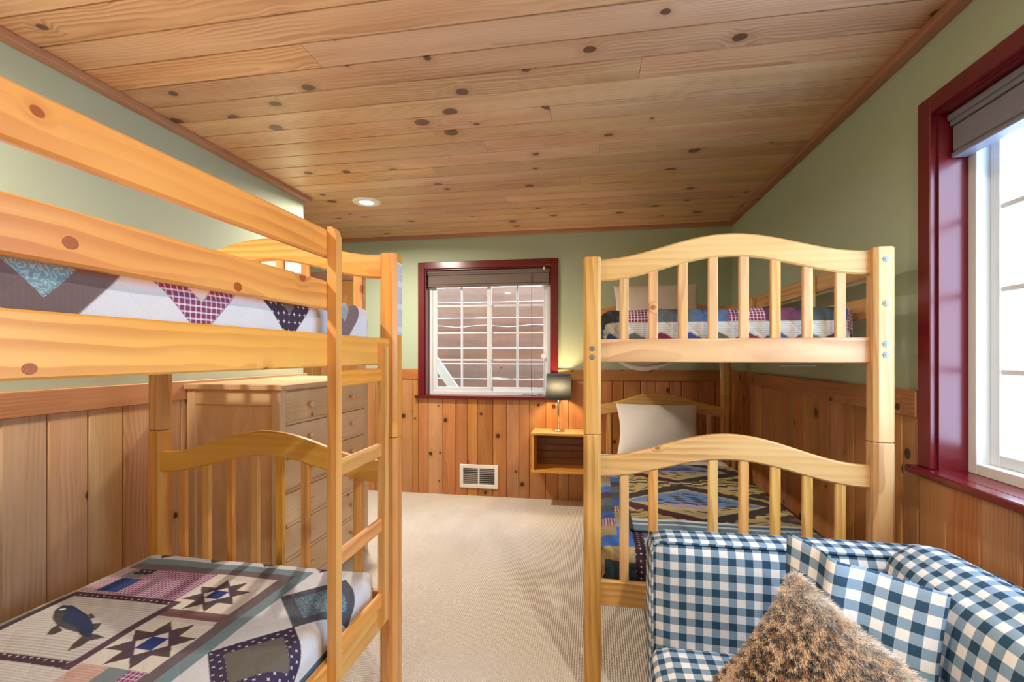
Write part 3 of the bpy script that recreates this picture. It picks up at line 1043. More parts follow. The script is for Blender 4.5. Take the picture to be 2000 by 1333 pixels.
def star(C, U, V, cx, cy, R=0.098):
    x, y = U - cx, V - cy
    sq = (np.abs(x) < R) & (np.abs(y) < R)
    paint(C, sq, (226, 220, 212))
    pts = []
    for k in range(16):
        a = 2 * PI * k / 16 + PI / 8
        rr = R * 1.06 if k % 2 == 0 else R * 0.60
        pts.append((cx + rr * math.cos(a), cy + rr * math.sin(a)))
    s = inpoly(U, V, pts)
    paint(C, s, (88, 76, 68))
    paint(C, s & (np.abs(x) + np.abs(y) < R * 0.82), (86, 66, 84))
    paint(C, np.abs(x) + np.abs(y) < R * 0.50, (228, 220, 212))
    paint(C, (np.abs(x) < R * 0.24) & (np.abs(y) < R * 0.26), (36, 62, 128), 0, 0.001)


FISH = {  # outlines of the applique, in bed coordinates
    'body': [(-1.6476, 1.199), (-1.6575, 1.2284), (-1.6247, 1.2309), (-1.5722, 1.2121), (-1.5186, 1.1916), (-1.4618, 1.1616), (-1.4169, 1.1317), (-1.3888, 1.1008), (-1.3927, 1.0927), (-1.4146, 1.0988), (-1.4479, 1.1107), (-1.4739, 1.114), (-1.5119, 1.1204), (-1.5475, 1.1303), (-1.5966, 1.155), (-1.6257, 1.1788)], 'tail': [(-1.4172, 1.1009), (-1.4068, 1.0685), (-1.3885, 1.0391), (-1.3748, 1.0599), (-1.3767, 1.0857), (-1.3487, 1.1053), (-1.3788, 1.1126), (-1.4074, 1.1127)], 'fin_a': [(-1.5445, 1.1308), (-1.5447, 1.1147), (-1.5232, 1.0875), (-1.5013, 1.0913), (-1.5004, 1.112)], 'fin_b': [(-1.5155, 1.1921), (-1.509, 1.1991), (-1.4757, 1.1817), (-1.4824, 1.172)], 'fin_c': [(-1.4505, 1.1526), (-1.4259, 1.1596), (-1.408, 1.1332), (-1.4121, 1.1221)], 'back': [(-1.6442, 1.1966), (-1.6575, 1.2284), (-1.6247, 1.2309), (-1.5722, 1.2121), (-1.5186, 1.1916), (-1.4618, 1.1616), (-1.4169, 1.1317), (-1.3888, 1.1008), (-1.4007, 1.0963), (-1.4479, 1.1107), (-1.4701, 1.1277), (-1.5232, 1.1399), (-1.5565, 1.1507), (-1.591, 1.1849), (-1.623, 1.1912)],
}


def diamond(U, V, cx, cy, h):
    return (np.abs(U - cx) + np.abs(V - cy)) < h


def ll_color(U, V):
    C = base_c(U, (216, 219, 224))
    # diamonds on the border
    specs = [((74, 110, 132), (78, 84, 96), 0.2), ((104, 100, 92), (58, 46, 74), 0.6), ((150, 92, 132), (224, 220, 216), 0.4), ((82, 104, 120), (116, 92, 86), 0.2)]
    for i in range(7):
        cy = 1.395 - 0.295 * i
        inn, out, pa = specs[i % 4]
        paint(C, diamond(U, V, -0.865, cy, 0.150), out, pa)
        paint(C, (np.abs(U + 0.865 - (V - cy)) < 0.098) & (np.abs(U + 0.865 + (V - cy)) < 0.098), inn, 0.8 if i % 4 == 0 else 0.0)
    for i in range(5):
        cx = -0.99 - 0.225 * i
        inn, out, pa = specs[(i + 1) % 4] if i != 1 else specs[0]
        paint(C, diamond(U, V, cx, 1.675, 0.095), out, pa)
        paint(C, diamond(U, V, cx, 1.675, 0.05), inn)
    paint(C, (V > 1.60) & (U > -0.93) & (V > 1.64), (134, 110, 160), 0.4)
    paint(C, (U > -0.72) & (V < 1.35), (78, 98, 122))
    # framed centre
    inn = (U < -1.012) & (V < 1.578)
    paint(C, inn, (122, 146, 156), 0.0)
    paint(C, (U < -1.056) & (V < 1.536), (112, 102, 108), 0.2)
    paint(C, (U < -1.100) & (V < 1.497), (214, 206, 200), 0.0)
    # plaid block and little squares
    paint(C, (U < -1.335) & (V > 1.305) & (V < 1.497), (136, 70, 118), 0.4)
    paint(C, (U < -1.60) & (V > 1.305) & (V < 1.497), (168, 128, 150), 0.4)
    paint(C, (U < -1.60) & (U > -1.68) & (V > 1.43) & (V < 1.497), (128, 134, 134))
    paint(C, (U < -1.58) & (U > -1.66) & (V > 1.33) & (V < 1.425), (40, 66, 126))
    paint(C, (U < -1.585) & (U > -1.66) & (V > 1.455) & (V < 1.497), (60, 40, 58), 0.6)
    # stars
    for cx, cy, rs in ((-1.228, 1.368, 0.098), (-1.198, 1.108, 0.104)):
        star(C, U, V, cx, cy, rs)
    paint(C, (U > -1.32) & (U < -1.100) & (np.abs(V - 1.25) < 0.020), (128, 98, 96))
    # lower blocks
    paint(C, (U < -1.10) & (V < 1.005), (220, 214, 210), 0.2)
    paint(C, (U > -1.30) & (U < -1.21) & (V < 1.005), (218, 182, 168), 0.2)
    paint(C, (U > -1.21) & (U < -1.15) & (V < 1.005), (128, 140, 148))
    paint(C, (U > -1.15) & (U < -1.10) & (V < 1.005), (150, 72, 124), 0.4)
    # fish block
    blk = (U < -1.315) & (V > 1.0) & (V < 1.30)
    paint(C, blk, (216, 213, 212), 0.0)
    pin = blk & (np.sin(V * 2 * PI / 0.0105) > 0.45)
    paint(C, pin, (192, 184, 180))
    paint(C, (np.abs(V - 1.300) < 0.013) & (U < -1.308), (70, 44, 60), 0.6)
    paint(C, (np.abs(V - 0.995) < 0.013) & (U < -1.308), (78, 52, 66), 0.6)
    paint(C, (np.abs(U + 1.318) < 0.013) & (V < 1.31) & (V > 0.98), (92, 68, 86))
    paint(C, (np.abs(U + 1.703) < 0.013) & (V < 1.31), (82, 62, 70))
    paint(C, (U < -1.716), (196, 196, 190), 0.2)
    paint(C, (U < -1.716) & (V < 1.2), (150, 160, 160), 0.0)
    for k, rgb in (('tail', (84, 76, 74)), ('fin_a', (80, 72, 70)), ('fin_b', (84, 76, 78)), ('fin_c', (84, 76, 76)), ('body', (84, 78, 80)), ('back', (44, 58, 96))):
        paint(C, inpoly(U, V, FISH[k]), rgb, 0.0, 0.0015)
    ex, ey = FISH['body'][1]
    paint(C, (U - (ex + 0.028)) ** 2 + ((V - (ey - 0.022)) * 1.6) ** 2 < 0.0105 ** 2, (226, 224, 220))
    return C


def lin_fine(a, b, c, d, coarse, fine):
    """coarse spacing from a to b, fine from b to c, coarse to d"""
    return np.concatenate([np.arange(a, b, coarse), np.arange(b, c, fine), np.arange(c, d, coarse), [d]])


quilt('star_quilt', 'patchwork quilt with stars and dark fish on left lower bunk', -1.765, -0.775, LY0 + 0.08, 1.642, 0.514, None, 0.045,
      lin_fine(-1.90, -1.80, -0.70, -0.645, 0.01, 0.0026), lin_fine(-0.40, 0.70, 1.78, 1.79, 0.03, 0.0026), ll_color, 'quilt', 3, 0.006, 0.003)


def lu_color(U, V):
    C = base_c(U, (214, 216, 220))
    specs = [((152, 160, 160), (126, 104, 104), 0.2), ((112, 104, 96), (62, 44, 62), 0.6), ((222, 208, 198), (128, 60, 98), 0.4), ((112, 146, 156), (112, 92, 90), 0.2)]
    for i in range(8):
        cy = 1.40 - 0.282 * i
        inn, out, pa = specs[i % 4]
        ky = 1.0
        d = np.abs(U + 0.868) + np.abs(V - cy)
        paint(C, d < (0.215 if i % 4 == 3 else 0.192), out, pa)
        paint(C, d < (0.145 if i % 4 == 3 else 0.122), inn, 0.8 if i % 4 == 3 else 0.0)
    paint(C, U < -1.02, (122, 146, 156))
    paint(C, U < -1.06, (112, 102, 108), 0.2)
    paint(C, U < -1.11, (214, 206, 200), 0.0)
    paint(C, (V > 1.60), (150, 150, 160), 0.6)
    return C


quilt('patchwork_quilt', 'white quilt with diamond patches behind guard rail of left upper bunk', -1.765, -0.785, LY0 + 0.08, 1.628, 1.488, None, 0.075,
      lin_fine(-1.90, -1.0, -0.67, -0.665, 0.02, 0.0026), lin_fine(-0.40, 0.25, 1.76, 1.77, 0.02, 0.0026), lu_color, 'quilt', 9, 0.004, 0.01)


def ru_color(U, V):
    C = base_c(U, (210, 206, 196), 0.2)
    pal = [(70, 84, 84), (124, 30, 60), (128, 50, 84), (58, 84, 142), (92, 100, 104), (108, 62, 84), (56, 66, 72), (84, 110, 150)]
    # rows of big patches on top, zigzag border on the near end
    iu = np.floor((U + 3.0) / 0.135).astype(int); iv = np.floor((V + 3.0) / 0.135).astype(int)
    top = V > 1.902
    for k, rgb in enumerate(pal):
        paint(C, top & (((iu * 3 + iv * 5) % 8) == k), rgb, 0.4 if k in (1, 2) else 0.0)
    rim = (V <= 1.902)
    paint(C, rim, (214, 214, 208), 0.2)
    zig = rim & (V < 1.862 - np.abs(((U / 0.105) % 1) - 0.5) * 0.06) 
    paint(C, zig & (((np.floor(U / 0.105)).astype(int) % 3) == 0), (56, 82, 146))
    paint(C, zig & (((np.floor(U / 0.105)).astype(int) % 3) == 1), (98, 100, 96))
    paint(C, zig & (((np.floor(U / 0.105)).astype(int) % 3) == 2), (128, 40, 66))
    sd = (U > 0.93)
    paint(C, sd & (iv % 2 == 0), (120, 40, 70), 0.4)
    return C


quilt('patchwork_quilt', 'colourful quilted cover with zigzag edge on right upper bunk', RX0 + 0.055, RX1 - 0.058, RY0 + 0.087, RY1 - 0.08, 1.492, None, 0.06,
      lin_fine(-0.10, -0.06, 1.05, 1.06, 0.01, 0.006), lin_fine(1.815, 1.83, 2.3, 4.0, 0.02, 0.004), ru_color, 'quilt_deep', 21, 0.006, 0.008)


def rl_color(U, V):
    C = base_c(U, (70, 86, 96))
    pal = [(66, 110, 182), (98, 28, 52), (84, 96, 100), (150, 150, 142), (54, 86, 152), (72, 60, 66), (150, 134, 96), (64, 76, 84)]
    iu = np.floor((U + 3.0) / 0.10).astype(int); iv = np.floor((V + 3.0) / 0.11).astype(int)
    for k, rgb in enumerate(pal):
        paint(C, ((iu * 2 + iv * 3) % 8) == k, rgb, 0.4 if k in (1,) else 0.0)
    paint(C, (V < 2.06) & (V > 1.96), (56, 108, 190))
    paint(C, (V < 1.96) & (V > 1.90), (176, 158, 112))
    paint(C, (V <= 1.90), (42, 70, 84))
    paint(C, (U > 0.16) & (U < 0.205) & (V < 2.3), (56, 30, 44), 0.6)
    paint(C, (U > 0.205) & (U < 0.36) & (V < 2.06) & (V > 1.93), (148, 182, 206), 0.2)
    paint(C, V > 3.25, (236, 234, 230))
    return C


quilt('patchwork_quilt', 'blue and maroon quilt showing below the throw on right lower bunk', RX0 + 0.055, RX1 - 0.075, RY0 + 0.087, RY1 - 0.08, 0.532, None, 0.05,
      lin_fine(-0.12, -0.06, 0.6, 1.06, 0.015, 0.005), lin_fine(1.73, 1.75, 2.4, 3.98, 0.02, 0.005), rl_color, 'quilt_deep', 31, 0.006, 0.006)


def throw_color(U, V):
    C = base_c(U, (188, 172, 118))
    teeth = np.abs(((U * 17) % 1) - 0.5) * 0.16 + np.floor(((U + 0.3 * V) * 31) % 2) * 0.03
    dash = (np.sin(U * 34 + 4 * np.sin(V * 23)) * np.sin(V * 105 + 3 * np.sin(U * 13)))
    paint(C, dash > 0.66, (74, 62, 54))
    paint(C, dash < -0.80, (132, 104, 58))
    for cx, cy in ((0.50, 2.54), (0.50, 3.24)):
        d = np.abs(U - cx) / 0.44 + np.abs(V - cy) / 0.31
        do = d + teeth
        paint(C, (do < 1.16) & (d > 0.80), (62, 52, 52))
        paint(C, (do < 1.10) & (d > 0.86) & (V < cy - 0.02) & (U < cx), (86, 34, 48))
        paint(C, (d < 0.80), (186, 172, 124))
        paint(C, (d < 0.74) & (V > cy - 0.03), (104, 138, 190))
        paint(C, (d < 0.52) & (V > cy - 0.02) & (U > cx - 0.08) & (dash > 0.1), (66, 60, 66))
        paint(C, (d < 0.50) & (V < cy - 0.03) & (V > cy - 0.1), (172, 150, 166))
        paint(C, (d < 0.60) & (dash > 0.45), (72, 60, 58))
    for sx in (-0.02, 1.02):
        for cy in (2.35, 2.72, 3.05):
            d = np.abs(U - sx) / 0.26 + np.abs(V - cy) / 0.13 + teeth
            paint(C, d < 1.0, (72, 58, 50))
            paint(C, d < 0.6, (120, 84, 46))
    zz_ = 2.89 + 0.012 * np.sign(np.sin(U * 50))
    paint(C, np.abs(V - zz_) < 0.016, (58, 48, 44))
    paint(C, np.abs(V - zz_ - 0.032) < 0.010, (216, 204, 168))
    paint(C, np.abs(V - zz_ - 0.060) < 0.014, (96, 74, 40))
    paint(C, V < 2.262, (214, 224, 228))
    paint(C, V < 2.235, (88, 118, 134))
    paint(C, V < 2.205, (190, 206, 214))
    paint(C, V < 2.185, (104, 130, 142))
    paint(C, (U < 0.175), (54, 52, 56))
    return C


quilt('throw_blanket', 'tan and brown geometric throw with blue border on right lower bunk', RX0 + 0.05, RX1 - 0.07, RY0 - 0.5, RY1 - 0.07, 0.548, None, 0.05,
      np.concatenate([np.arange(0.155, 1.04, 0.005)]), np.concatenate([np.arange(2.12, 3.42, 0.005)]), throw_color, 'quilt', 35, 0.008, 0.004, 0.009, cat='blanket')


# ------------------------------------------------------------------ pillows
def pillow_grid(T, a, b, thick, n=44, pinch=0.045, seed=1, wr=0.004, power=0.5, flop=None):
    """closed pillow: T corner, a and b edge vectors. returns P(front), P(back), UV"""
    T, a, b = (np.array(v, float) for v in (T, a, b))
    nrm = np.cross(a, b); nrm /= np.linalg.norm(nrm)
    la, lb_ = np.linalg.norm(a), np.linalg.norm(b)
    s = 0.5 - 0.5 * np.cos(np.linspace(0, PI, n))
    s = 0.6 * s + 0.4 * np.linspace(0, 1, n)
    U, V = np.meshgrid(s, s, indexing='ij')
    pu = 0.5 + (U - 0.5) * (1 - pinch * 2 * np.sin(PI * V))
    pv = 0.5 + (V - 0.5) * (1 - pinch * 2 * np.sin(PI * U))
    prof = np.clip(np.sin(PI * U) * np.sin(PI * V), 0, 1) ** power
    w = wrinkle(U * la, V * lb_, seed, wr) * (0.4 + prof)
    base = T + pu[..., None] * a + pv[..., None] * b
    if flop is not None:
        base = base + flop(U, V)[..., None] * nrm
    F = base + ((thick / 2) * prof + w)[..., None] * nrm
    B = base + (-(thick / 2) * prof + w)[..., None] * nrm
    edge = (U == 0) | (U == 1) | (V == 0) | (V == 1)
    F[edge] = base[edge]; B[edge] = base[edge]
    return F, B, np.stack([U * la, V * lb_], -1)


def two_sided(name, F, B, UV, mat, label, cat, group=None, C=None, rnd_uv=(0, 0)):
    n = F.shape[0]
    me = bpy.data.meshes.new(name)
    P = np.concatenate([F.reshape(-1, 3), B.reshape(-1, 3)])
    idx = np.arange(n * n).reshape(n, n)
    q = np.stack([idx[:-1, :-1], idx[1:, :-1], idx[1:, 1:], idx[:-1, 1:]], -1).reshape(-1, 4)
    Fs = np.concatenate([q, (q + n * n)[:, ::-1]])
    org = np.array([P[:, 0].mean(), P[:, 1].mean(), P[:, 2].min()])
    me.from_pydata((P - org).tolist(), [], Fs.tolist())
    uvl = me.uv_layers.new(name='UVMap')
    uv2 = np.concatenate([UV.reshape(-1, 2), UV.reshape(-1, 2)])[Fs.ravel()] + np.array(rnd_uv)
    uvl.data.foreach_set('uv', uv2.astype(np.float32).ravel())
    if C is not None:
        at = me.color_attributes.new('patch', 'FLOAT_COLOR', 'POINT')
        cc = np.concatenate([C.reshape(-1, 4), C.reshape(-1, 4)])
        at.data.foreach_set('color', cc.astype(np.float32).ravel())
    bm = bmesh.new(); bm.from_mesh(me)
    bmesh.ops.remove_doubles(bm, verts=bm.verts[:], dist=1e-5)
    bmesh.ops.recalc_face_normals(bm, faces=bm.faces[:])
    bm.to_mesh(me); bm.free()
    me.polygons.foreach_set('use_smooth', [True] * len(me.polygons))
    me.materials.append(M[mat])
    o = link(name, me, org)
    tag(o, label, cat, group)
    return o


F, B, UV = pillow_grid((0.17, 3.60, 0.56), (0.61, 0, 0), (0.0, 0.20, 0.37), 0.20, seed=5, wr=0.008, pinch=0.045, flop=lambda U, V: 0.02 * np.sin(PI * U))
two_sided('pillow', F, B, UV, 'sheet', 'white pillow leaning on the headboard of right lower bunk', 'pillow', 'bed pillows')
F, B, UV = pillow_grid((0.15, 3.60, 1.50), (0.62, 0, 0), (0.0, 0.16, 0.35), 0.14, seed=6, wr=0.006, pinch=0.03)
two_sided('pillow', F, B, UV, 'pillow_cream', 'cream pillow standing behind spindles of right upper bunk', 'pillow', 'bed pillows')

# sheet hanging through the slats of the right upper bunk, loose string
U, V = np.meshgrid(np.linspace(0, 1, 30), np.linspace(0, 1, 12), indexing='ij')
P = np.stack([0.13 + 0.46 * U + 0 * V, 3.15 + 0.25 * V + 0 * U, 1.303 - (0.095 * np.sin(PI * U ** 0.8)) * np.sin(PI * (0.15 + 0.7 * V)) ** 0.5], -1)
grid_mesh('hanging_sheet', P, np.stack([U, V], -1), None, 'sheet', 'white sheet sagging below the right upper bunk', 'sheet', None, 0.004)
tag(put('loose_string', tube([(0.735, 2.95, 1.305), (0.735, 2.952, 1.24), (0.738, 2.95, 1.18)], 0.004), 'cord'), 'short white string hanging under the right upper bunk', 'string')
mt_ = bx(0.80, 0.93, 2.20, 2.24, 1.262, 1.266)
tag(put('mattress_tag', mt_, 'label'), 'small printed paper tag under rail of right upper bunk', 'tag')

# ------------------------------------------------------------------ dresser
DX0, DX1, DY0, DY1, DZ = -2.022, -1.50, 2.06, 2.97, 1.166
ds = empty('dresser', ((DX0 + DX1) / 2, (DY0 + DY1) / 2, 0), 'tall light pine chest of drawers behind the left bunk', 'dresser')
top = box('top', DX0 - 0.002, DX1 + 0.022, DY0 - 0.02, DY1 + 0.02, DZ - 0.028, DZ, 'clear_y', ds, 0.004)
body = box('body', DX0 + 0.01, DX1 - 0.022, DY0 + 0.014, DY1 - 0.014, 0.09, DZ - 0.028, 'clear_z', ds, 0.001)
for px0 in (DX0, DX1 - 0.048):
    for py0 in (DY0, DY1 - 0.048):
        box('corner_post', px0, px0 + 0.048, py0, py0 + 0.048, 0, DZ - 0.028, 'clear_z', ds, 0.003)
for yy in (DY0 + 0.004, DY1 - 0.022):
    box('side_rail', DX0 + 0.048, DX1 - 0.048, yy, yy + 0.018, DZ - 0.028 - 0.075, DZ - 0.028, 'clear_x', ds, 0.002)
    box('side_rail', DX0 + 0.048, DX1 - 0.048, yy, yy + 0.018, 0.09, 0.17, 'clear_x', ds, 0.002)
box('plinth', DX1 - 0.03, DX1 - 0.012, DY0 + 0.048, DY1 - 0.048, 0.06, 0.105, 'clear_y', ds, 0.002)
z0, z1 = 0.11, DZ - 0.038
dh = (z1 - z0) / 6
for k in range(6):
    a, b = z0 + k * dh + 0.003, z0 + (k + 1) * dh - 0.003
    d = box('drawer', DX1 - 0.024, DX1 - 0.003, DY0 + 0.05, DY1 - 0.05, a, b, 'clear_y', ds, 0.003)
    box('drawer_edge', DX1 - 0.004, DX1 + 0.004, DY0 + 0.05, DY1 - 0.05, a, a + 0.014, 'clear_y', d, 0.003)
    for yy in (DY0 + 0.235, DY1 - 0.235):
        put('knob', lathe([(0.009, DX1 - 0.004), (0.008, DX1 + 0.008), (0.016, DX1 + 0.016), (0.018, DX1 + 0.023), (0.013, DX1 + 0.029), (0.0, DX1 + 0.031)], yy, (a + b) / 2 + 0.006, 18, 'x'), 'clear_x', d, True)

# ------------------------------------------------------------------ wall shelf with lamp
SX0, SX1, SY0, SY1, SZ0, SZ1 = -0.526, -0.06, 4.005, YB - TH - 0.001, 0.305, 0.645
sh = empty('wall_shelf', ((SX0 + SX1) / 2, SY1, SZ0), 'open wooden box shelf mounted on back wall under the lamp', 'shelf')
t = 0.02
box('top_board', SX0 - 0.006, SX1 + 0.006, SY0 - 0.008, SY1, SZ1 - t, SZ1, 'pale_x', sh, 0.002)
box('bottom_board', SX0 - 0.006, SX1 + 0.006, SY0 - 0.004, SY1, SZ0, SZ0 + t, 'bed_x', sh, 0.002)
box('side_board', SX0, SX0 + t, SY0, SY1, SZ0 + t, SZ1 - t, 'bed_z', sh, 0.002)
box('side_board', SX1 - t, SX1, SY0, SY1, SZ0 + t, SZ1 - t, 'bed_z', sh, 0.002)
nb_ = 5
for k in range(nb_):
    hb = (SZ1 - SZ0 - 2 * t) / nb_
    box('back_board', SX0 + t, SX1 - t, SY1 - 0.012, SY1, SZ0 + t + k * hb + 0.001, SZ0 + t + (k + 1) * hb - 0.001, 'crate_x', sh, 0.002)

LXC, LYC = -0.305, 4.13
lp = empty('table_lamp', (LXC, LYC, SZ1), 'small lit table lamp with slate grey drum shade on the wall shelf', 'lamp')
put('base', lathe([(0.0, SZ1 + 0.0005), (0.052, SZ1 + 0.0005), (0.055, SZ1 + 0.004), (0.055, SZ1 + 0.014), (0.048, SZ1 + 0.018), (0.010, SZ1 + 0.02), (0.0, SZ1 + 0.02)], LXC, LYC, 36), 'chrome', lp, False)
put('stem', lathe([(0.0075, SZ1 + 0.018), (0.0075, 0.985)], LXC, LYC, 16), 'chrome', lp, True)
bm = lathe([(0.114, 0.926), (0.104, 1.146)], LXC, LYC, 48)
for f in [f for f in bm.faces if len(f.verts) > 4]:
    bm.faces.remove(f)
shd = put('shade', bm, 'lampshade', lp, True)
md = shd.modifiers.new('thickness', 'SOLIDIFY'); md.thickness = 0.003
put('bulb', lathe([(0.0, 1.075), (0.018, 1.068), (0.029, 1.045), (0.027, 1.02), (0.014, 0.995), (0.013, 0.975)], LXC, LYC, 24), 'bulb', lp, True)
put('pull_chain', tube([(LXC - 0.008, LYC - 0.01, 0.93), (LXC - 0.010, LYC - 0.012, 0.88)], 0.002), 'chrome', lp)
put('chain_end', lathe([(0.0, 0.871), (0.005, 0.875), (0.005, 0.882), (0.0, 0.886)], LXC - 0.014, LYC - 0.014, 10), 'chrome', lp, True)
ld = bpy.data.lights.new('lamp_bulb', 'POINT'); ld.energy = 20.0; ld.color = (1.0, 0.66, 0.32); ld.shadow_soft_size = 0.035
lo = bpy.data.objects.new('lamp_bulb', ld); col.objects.link(lo); lo.parent = lp; lo.location = (0.0, -0.045, 1.04 - SZ1)

# ------------------------------------------------------------------ heating register
VX0, VX1, VZ0, VZ1 = -1.236, -0.869, 0.075, 0.292
vy = YB - TH
vt = empty('air_vent', ((VX0 + VX1) / 2, vy, VZ0), 'white metal heating register low on the back wall', 'vent')
fr_ = 0.035
for (a, b, c_, d_) in ((VX0, VX1, VZ1 - fr_, VZ1), (VX0, VX1, VZ0, VZ0 + fr_), (VX0, VX0 + fr_, VZ0 + fr_, VZ1 - fr_), (VX1 - fr_, VX1, VZ0 + fr_, VZ1 - fr_)):
    box('frame', a, b, vy - 0.012, vy, c_, d_, 'white_paint', vt, 0.003)
xm = (VX0 + VX1) / 2
box('mullion', xm - 0.008, xm + 0.008, vy - 0.011, vy, VZ0 + fr_, VZ1 - fr_, 'white_paint', vt, 0.002)
box('duct', VX0 + fr_, VX1 - fr_, vy - 0.002, vy, VZ0 + fr_, VZ1 - fr_, 'black', vt)
for (a, b) in ((VX0 + fr_, xm - 0.008), (xm + 0.008, VX1 - fr_)):
    for k in range(8):
        zz = VZ0 + fr_ + 0.009 + k * 0.0183
        bm = loft([[(x, vy - 0.010, zz - 0.004), (x, vy - 0.003, zz + 0.007), (x, vy - 0.002, zz + 0.006), (x, vy - 0.009, zz - 0.005)] for x in (a, b)])
        put('louver', bm, 'grey_metal', vt)


# ------------------------------------------------------------------ gingham sofa
def soft_box(name, x0, x1, y0, y1, z0, z1, r, bulge, parent, uvoff=(0, 0), mat='gingham', cuts=9, tilt=None, wrap='x'):
    bm = bx(x0, x1, y0, y1, z0, z1)
    bmesh.ops.subdivide_edges(bm, edges=bm.edges[:], cuts=cuts, use_grid_fill=True)
    c = Vector(((x0 + x1) / 2, (y0 + y1) / 2, (z0 + z1) / 2))
    h = Vector(((x1 - x0) / 2, (y1 - y0) / 2, (z1 - z0) / 2))
    me = bpy.data.meshes.new(name)
    # uv first, from the flat box
    uvl = bm.loops.layers.uv.new('UVMap')
    bm.normal_update()
    for f in bm.faces:
        n = f.normal
        ax = max(range(3), key=lambda i: abs(n[i]))
        for lp_ in f.loops:
            p = lp_.vert.co
            if ax == 2:
                uv = (p.y, z1 + p.x - x0) if wrap == 'x' else (p.x, z1 + p.y - y0)
            else:
                uv = ((p.y, p.z), (p.x, p.z))[ax]
            lp_[uvl].uv = (uv[0] + 5 + uvoff[0], uv[1] + 5 + uvoff[1])
    for v in bm.verts:
        d = v.co - c
        inner = Vector((max(-h[i] + r, min(h[i] - r, d[i])) for i in range(3)))
        off = d - inner
        k = off.length
        if k > 1e-6:
            # push out to rounded corner
            m = max(abs(off.x), abs(off.y), abs(off.z))
            off = off * (min(r, m) / k) if sum(abs(off[i]) > 1e-6 for i in range(3)) > 1 else off
        q = inner + off
        for i in range(3):
            j, k2 = (i + 1) % 3, (i + 2) % 3
            s = (1 - (d[j] / h[j]) ** 2) * (1 - (d[k2] / h[k2]) ** 2)
            q[i] += bulge[i] * (d[i] / h[i]) * max(0, s)
        v.co = c + q
    if tilt:
        cent, mat3 = tilt
        bmesh.ops.rotate(bm, verts=bm.verts[:], cent=cent, matrix=mat3)
    return put(name, bm, mat, parent, True)


SFX0, SFX1 = 0.185, 1.125
sofa = empty('sofa', (0.65, 0.95, 0), 'blue green gingham sofa at the foot of the right bunk', 'sofa')
soft_box('arm', SFX0, SFX1, 1.615, 1.765, 0.06, 0.69, 0.03, (0.004, 0.018, 0.008), sofa, (0.012, 0.008), cuts=15, wrap='y')
soft_box('arm', SFX0, SFX1, 0.05, 0.20, 0.06, 0.69, 0.03, (0.004, 0.018, 0.008), sofa, cuts=15)
soft_box('base', SFX0 + 0.01, SFX1, 0.20, 1.615, 0.06, 0.24, 0.02, (0, 0, 0), sofa)
soft_box('back', 0.985, SFX1, 0.20, 1.615, 0.24, 0.70, 0.03, (0.01, 0, 0.01), sofa)
for y0_, y1_ in ((0.205, 0.905), (0.91, 1.612)):
    soft_box('seat_cushion', SFX0 - 0.005, 0.90, y0_, y1_, 0.242, 0.372, 0.045, (0.012, 0.004, 0.016), sofa, (0.004, 0.01), cuts=13)
    soft_box('back_cushion', 0.80, 0.985, y0_, y1_, 0.375, 0.762, 0.085, (0.03, 0.0, 0.012), sofa, (0.02, 0.0), cuts=15,
             tilt=((0.9, 1.2, 0.38), Matrix.Rotation(math.radians(9), 3, 'Y')))
for px_ in (SFX0 + 0.05, SFX1 - 0.06):
    for py_ in (0.10, 1.70):
        put('foot', lathe([(0.022, 0.0), (0.028, 0.06)], px_, py_, 16), 'cord_dark', sofa, True)
# piping along the edges of the visible arm
yy = 1.615
pip = [(SFX0 + 0.007, yy + 0.004, 0.09), (SFX0 + 0.005, yy + 0.004, 0.66), (SFX0 + 0.012, yy + 0.008, 0.682), (SFX0 + 0.03, yy + 0.009, 0.690), (0.6, yy + 0.008, 0.690), (SFX1 - 0.03, yy + 0.008, 0.690)]
po = put('piping', tube(pip, 0.004, 8), 'gingham', sofa, True)
box_uv(po.data)

# gingham pillow in the corner of the sofa
F, B, UV = pillow_grid((0.548, 1.475, 0.80), (0.268, -0.225, -0.045), (-0.06, -0.05, -0.395), 0.11, seed=11, wr=0.008, pinch=0.03,
                       flop=lambda U, V: -0.075 * np.exp(-((U - 0.40) / 0.11) ** 2) * (1 - V) ** 0.7)
two_sided('throw_pillow', F, B, UV, 'gingham', 'square gingham pillow leaning in the sofa corner', 'pillow', None, None, (0.01, 0.02))

# leopard fur pillow in front of it
F, B, UV = pillow_grid((0.518, 1.35, 0.735), (-0.225, -0.105, -0.245), (0.250, -0.255, -0.180), 0.14, n=70, seed=12, wr=0.003, pinch=0.035)


def leopard(Uv):
    u, v = Uv[..., 0], Uv[..., 1]
    r = np.random.default_rng(4)
    pts = []
    g = 0.034
    for i in range(-1, 13):
        for j in range(-1, 13):
            pts.append((i * g + (j % 2) * g / 2 + r.uniform(-0.007, 0.007), j * g * 0.92 + r.uniform(-0.007, 0.007), r.uniform(0.0085, 0.0145), r.uniform(0, 6.28)))
    C = np.zeros(u.shape + (4,)); C[..., 3] = 1
    C[..., :3] = lin(218, 184, 146)
    big = np.sin(u * 21 + 1) * np.sin(v * 17 + 2)
    C[..., :3] += (0.10 * big)[..., None] * np.array([1, 0.85, 0.7])
    for (a, b, rad, ph) in pts:
        d = np.hypot(u - a, v - b)
        th = np.arctan2(v - b, u - a)
        C[d < rad * 0.75, :3] = lin(158, 110, 68)
        rim = (np.abs(d - rad) < 0.0048) & (np.sin(th * 2 + ph) + 0.6 * np.sin(th * 3 + ph) > -0.45)
        C[rim, :3] = lin(44, 32, 26)
    return np.clip(C, 0, 1)


C = leopard(UV)
lpil = two_sided('fur_pillow', F, B, UV, 'fur', 'furry leopard print pillow at the front of the sofa', 'pillow', None, C)
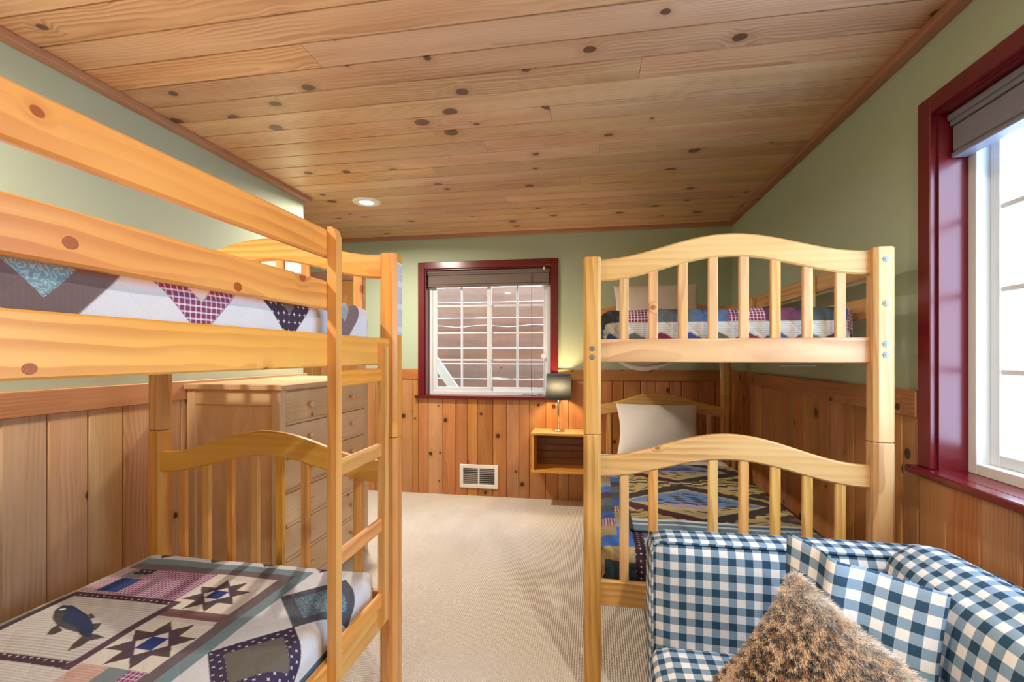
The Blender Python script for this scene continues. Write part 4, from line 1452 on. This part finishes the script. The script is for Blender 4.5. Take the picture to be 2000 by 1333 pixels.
# fur: short tapered strands rooted on both faces
ns = 80000
n = F.shape[0]
fi = rng.uniform(0, n - 1.001, (ns, 2))
i0 = fi.astype(int); fr2 = fi - i0
sidepick = rng.random(ns) < 0.8
G = np.where(sidepick[:, None], 0, 1)
def samp(A):
    a, b = i0[:, 0], i0[:, 1]
    s, t_ = fr2[:, :1], fr2[:, 1:]
    return A[a, b] * (1 - s) * (1 - t_) + A[a + 1, b] * s * (1 - t_) + A[a, b + 1] * (1 - s) * t_ + A[a + 1, b + 1] * s * t_
PF, PB = samp(F), samp(B)
root_p = np.where(sidepick[:, None], PF, PB)
uvp = samp(UV)
gu = np.gradient(F, axis=0); gv = np.gradient(F, axis=1)
nf = np.cross(gu, gv); nf /= np.linalg.norm(nf, axis=-1, keepdims=True) + 1e-9
gu2 = np.gradient(B, axis=0); gv2 = np.gradient(B, axis=1)
nb2_ = -np.cross(gu2, gv2); nb2_ /= np.linalg.norm(nb2_, axis=-1, keepdims=True) + 1e-9
nr = np.where(sidepick[:, None], samp(nf), samp(nb2_))
ln = rng.uniform(0.009, 0.017, (ns, 1)) * (1.0 + 0.7 * np.exp(-uvp[:, :1] / 0.05))
comb_ = np.array([0.25, -0.35, -0.55])
dirv = nr * 0.75 + comb_ * 0.6 + rng.normal(0, 0.2, (ns, 3))
dirv /= np.linalg.norm(dirv, axis=1, keepdims=True)
side = np.cross(dirv, rng.normal(0, 1, (ns, 3))); side /= np.linalg.norm(side, axis=1, keepdims=True) + 1e-9
wd_ = 0.00065
p1 = root_p - side * wd_; p2 = root_p + side * wd_
midp = root_p + dirv * ln * 0.55 + nr * 0.002
tip = root_p + dirv * ln + np.array([0, 0, -0.003])
VV = np.stack([p1, p2, midp + side * wd_ * 0.8, midp - side * wd_ * 0.8, tip], 1).reshape(-1, 3)
base_i = np.arange(ns) * 5
quads = np.stack([base_i, base_i + 1, base_i + 2, base_i + 3], 1)
tris = np.stack([base_i + 3, base_i + 2, base_i + 4], 1)
me = bpy.data.meshes.new('fur')
orgw = np.array(wloc(lpil))
me.from_pydata((VV - orgw).tolist(), [], quads.tolist() + tris.tolist())
cc = np.repeat(leopard(uvp), 5, axis=0).reshape(ns, 5, 4)
edge_hilite = 1 - np.clip(np.sin(PI * np.clip(uvp / 0.37, 0, 1)).prod(1) * 3.2, 0, 1)
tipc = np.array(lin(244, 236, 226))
edge_hilite = np.clip(edge_hilite * 0.2 + 1.15 * np.exp(-uvp[:, 0] / 0.075) * (0.78 + 0.3 * np.sin(uvp[:, 1] * 60 + 4 * np.sin(uvp[:, 0] * 70))), 0, 1.2)  # daylight highlight painted into the fur along the upper right edge
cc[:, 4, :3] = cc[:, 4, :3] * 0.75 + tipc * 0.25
cc[..., :3] = cc[..., :3] * (1 - 0.72 * edge_hilite[:, None, None]) + tipc * 0.72 * edge_hilite[:, None, None]
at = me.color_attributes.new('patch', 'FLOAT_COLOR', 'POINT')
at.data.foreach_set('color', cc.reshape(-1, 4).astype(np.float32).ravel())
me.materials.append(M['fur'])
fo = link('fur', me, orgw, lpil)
tag(fo, 'long soft leopard spotted pile', kind='stuff')
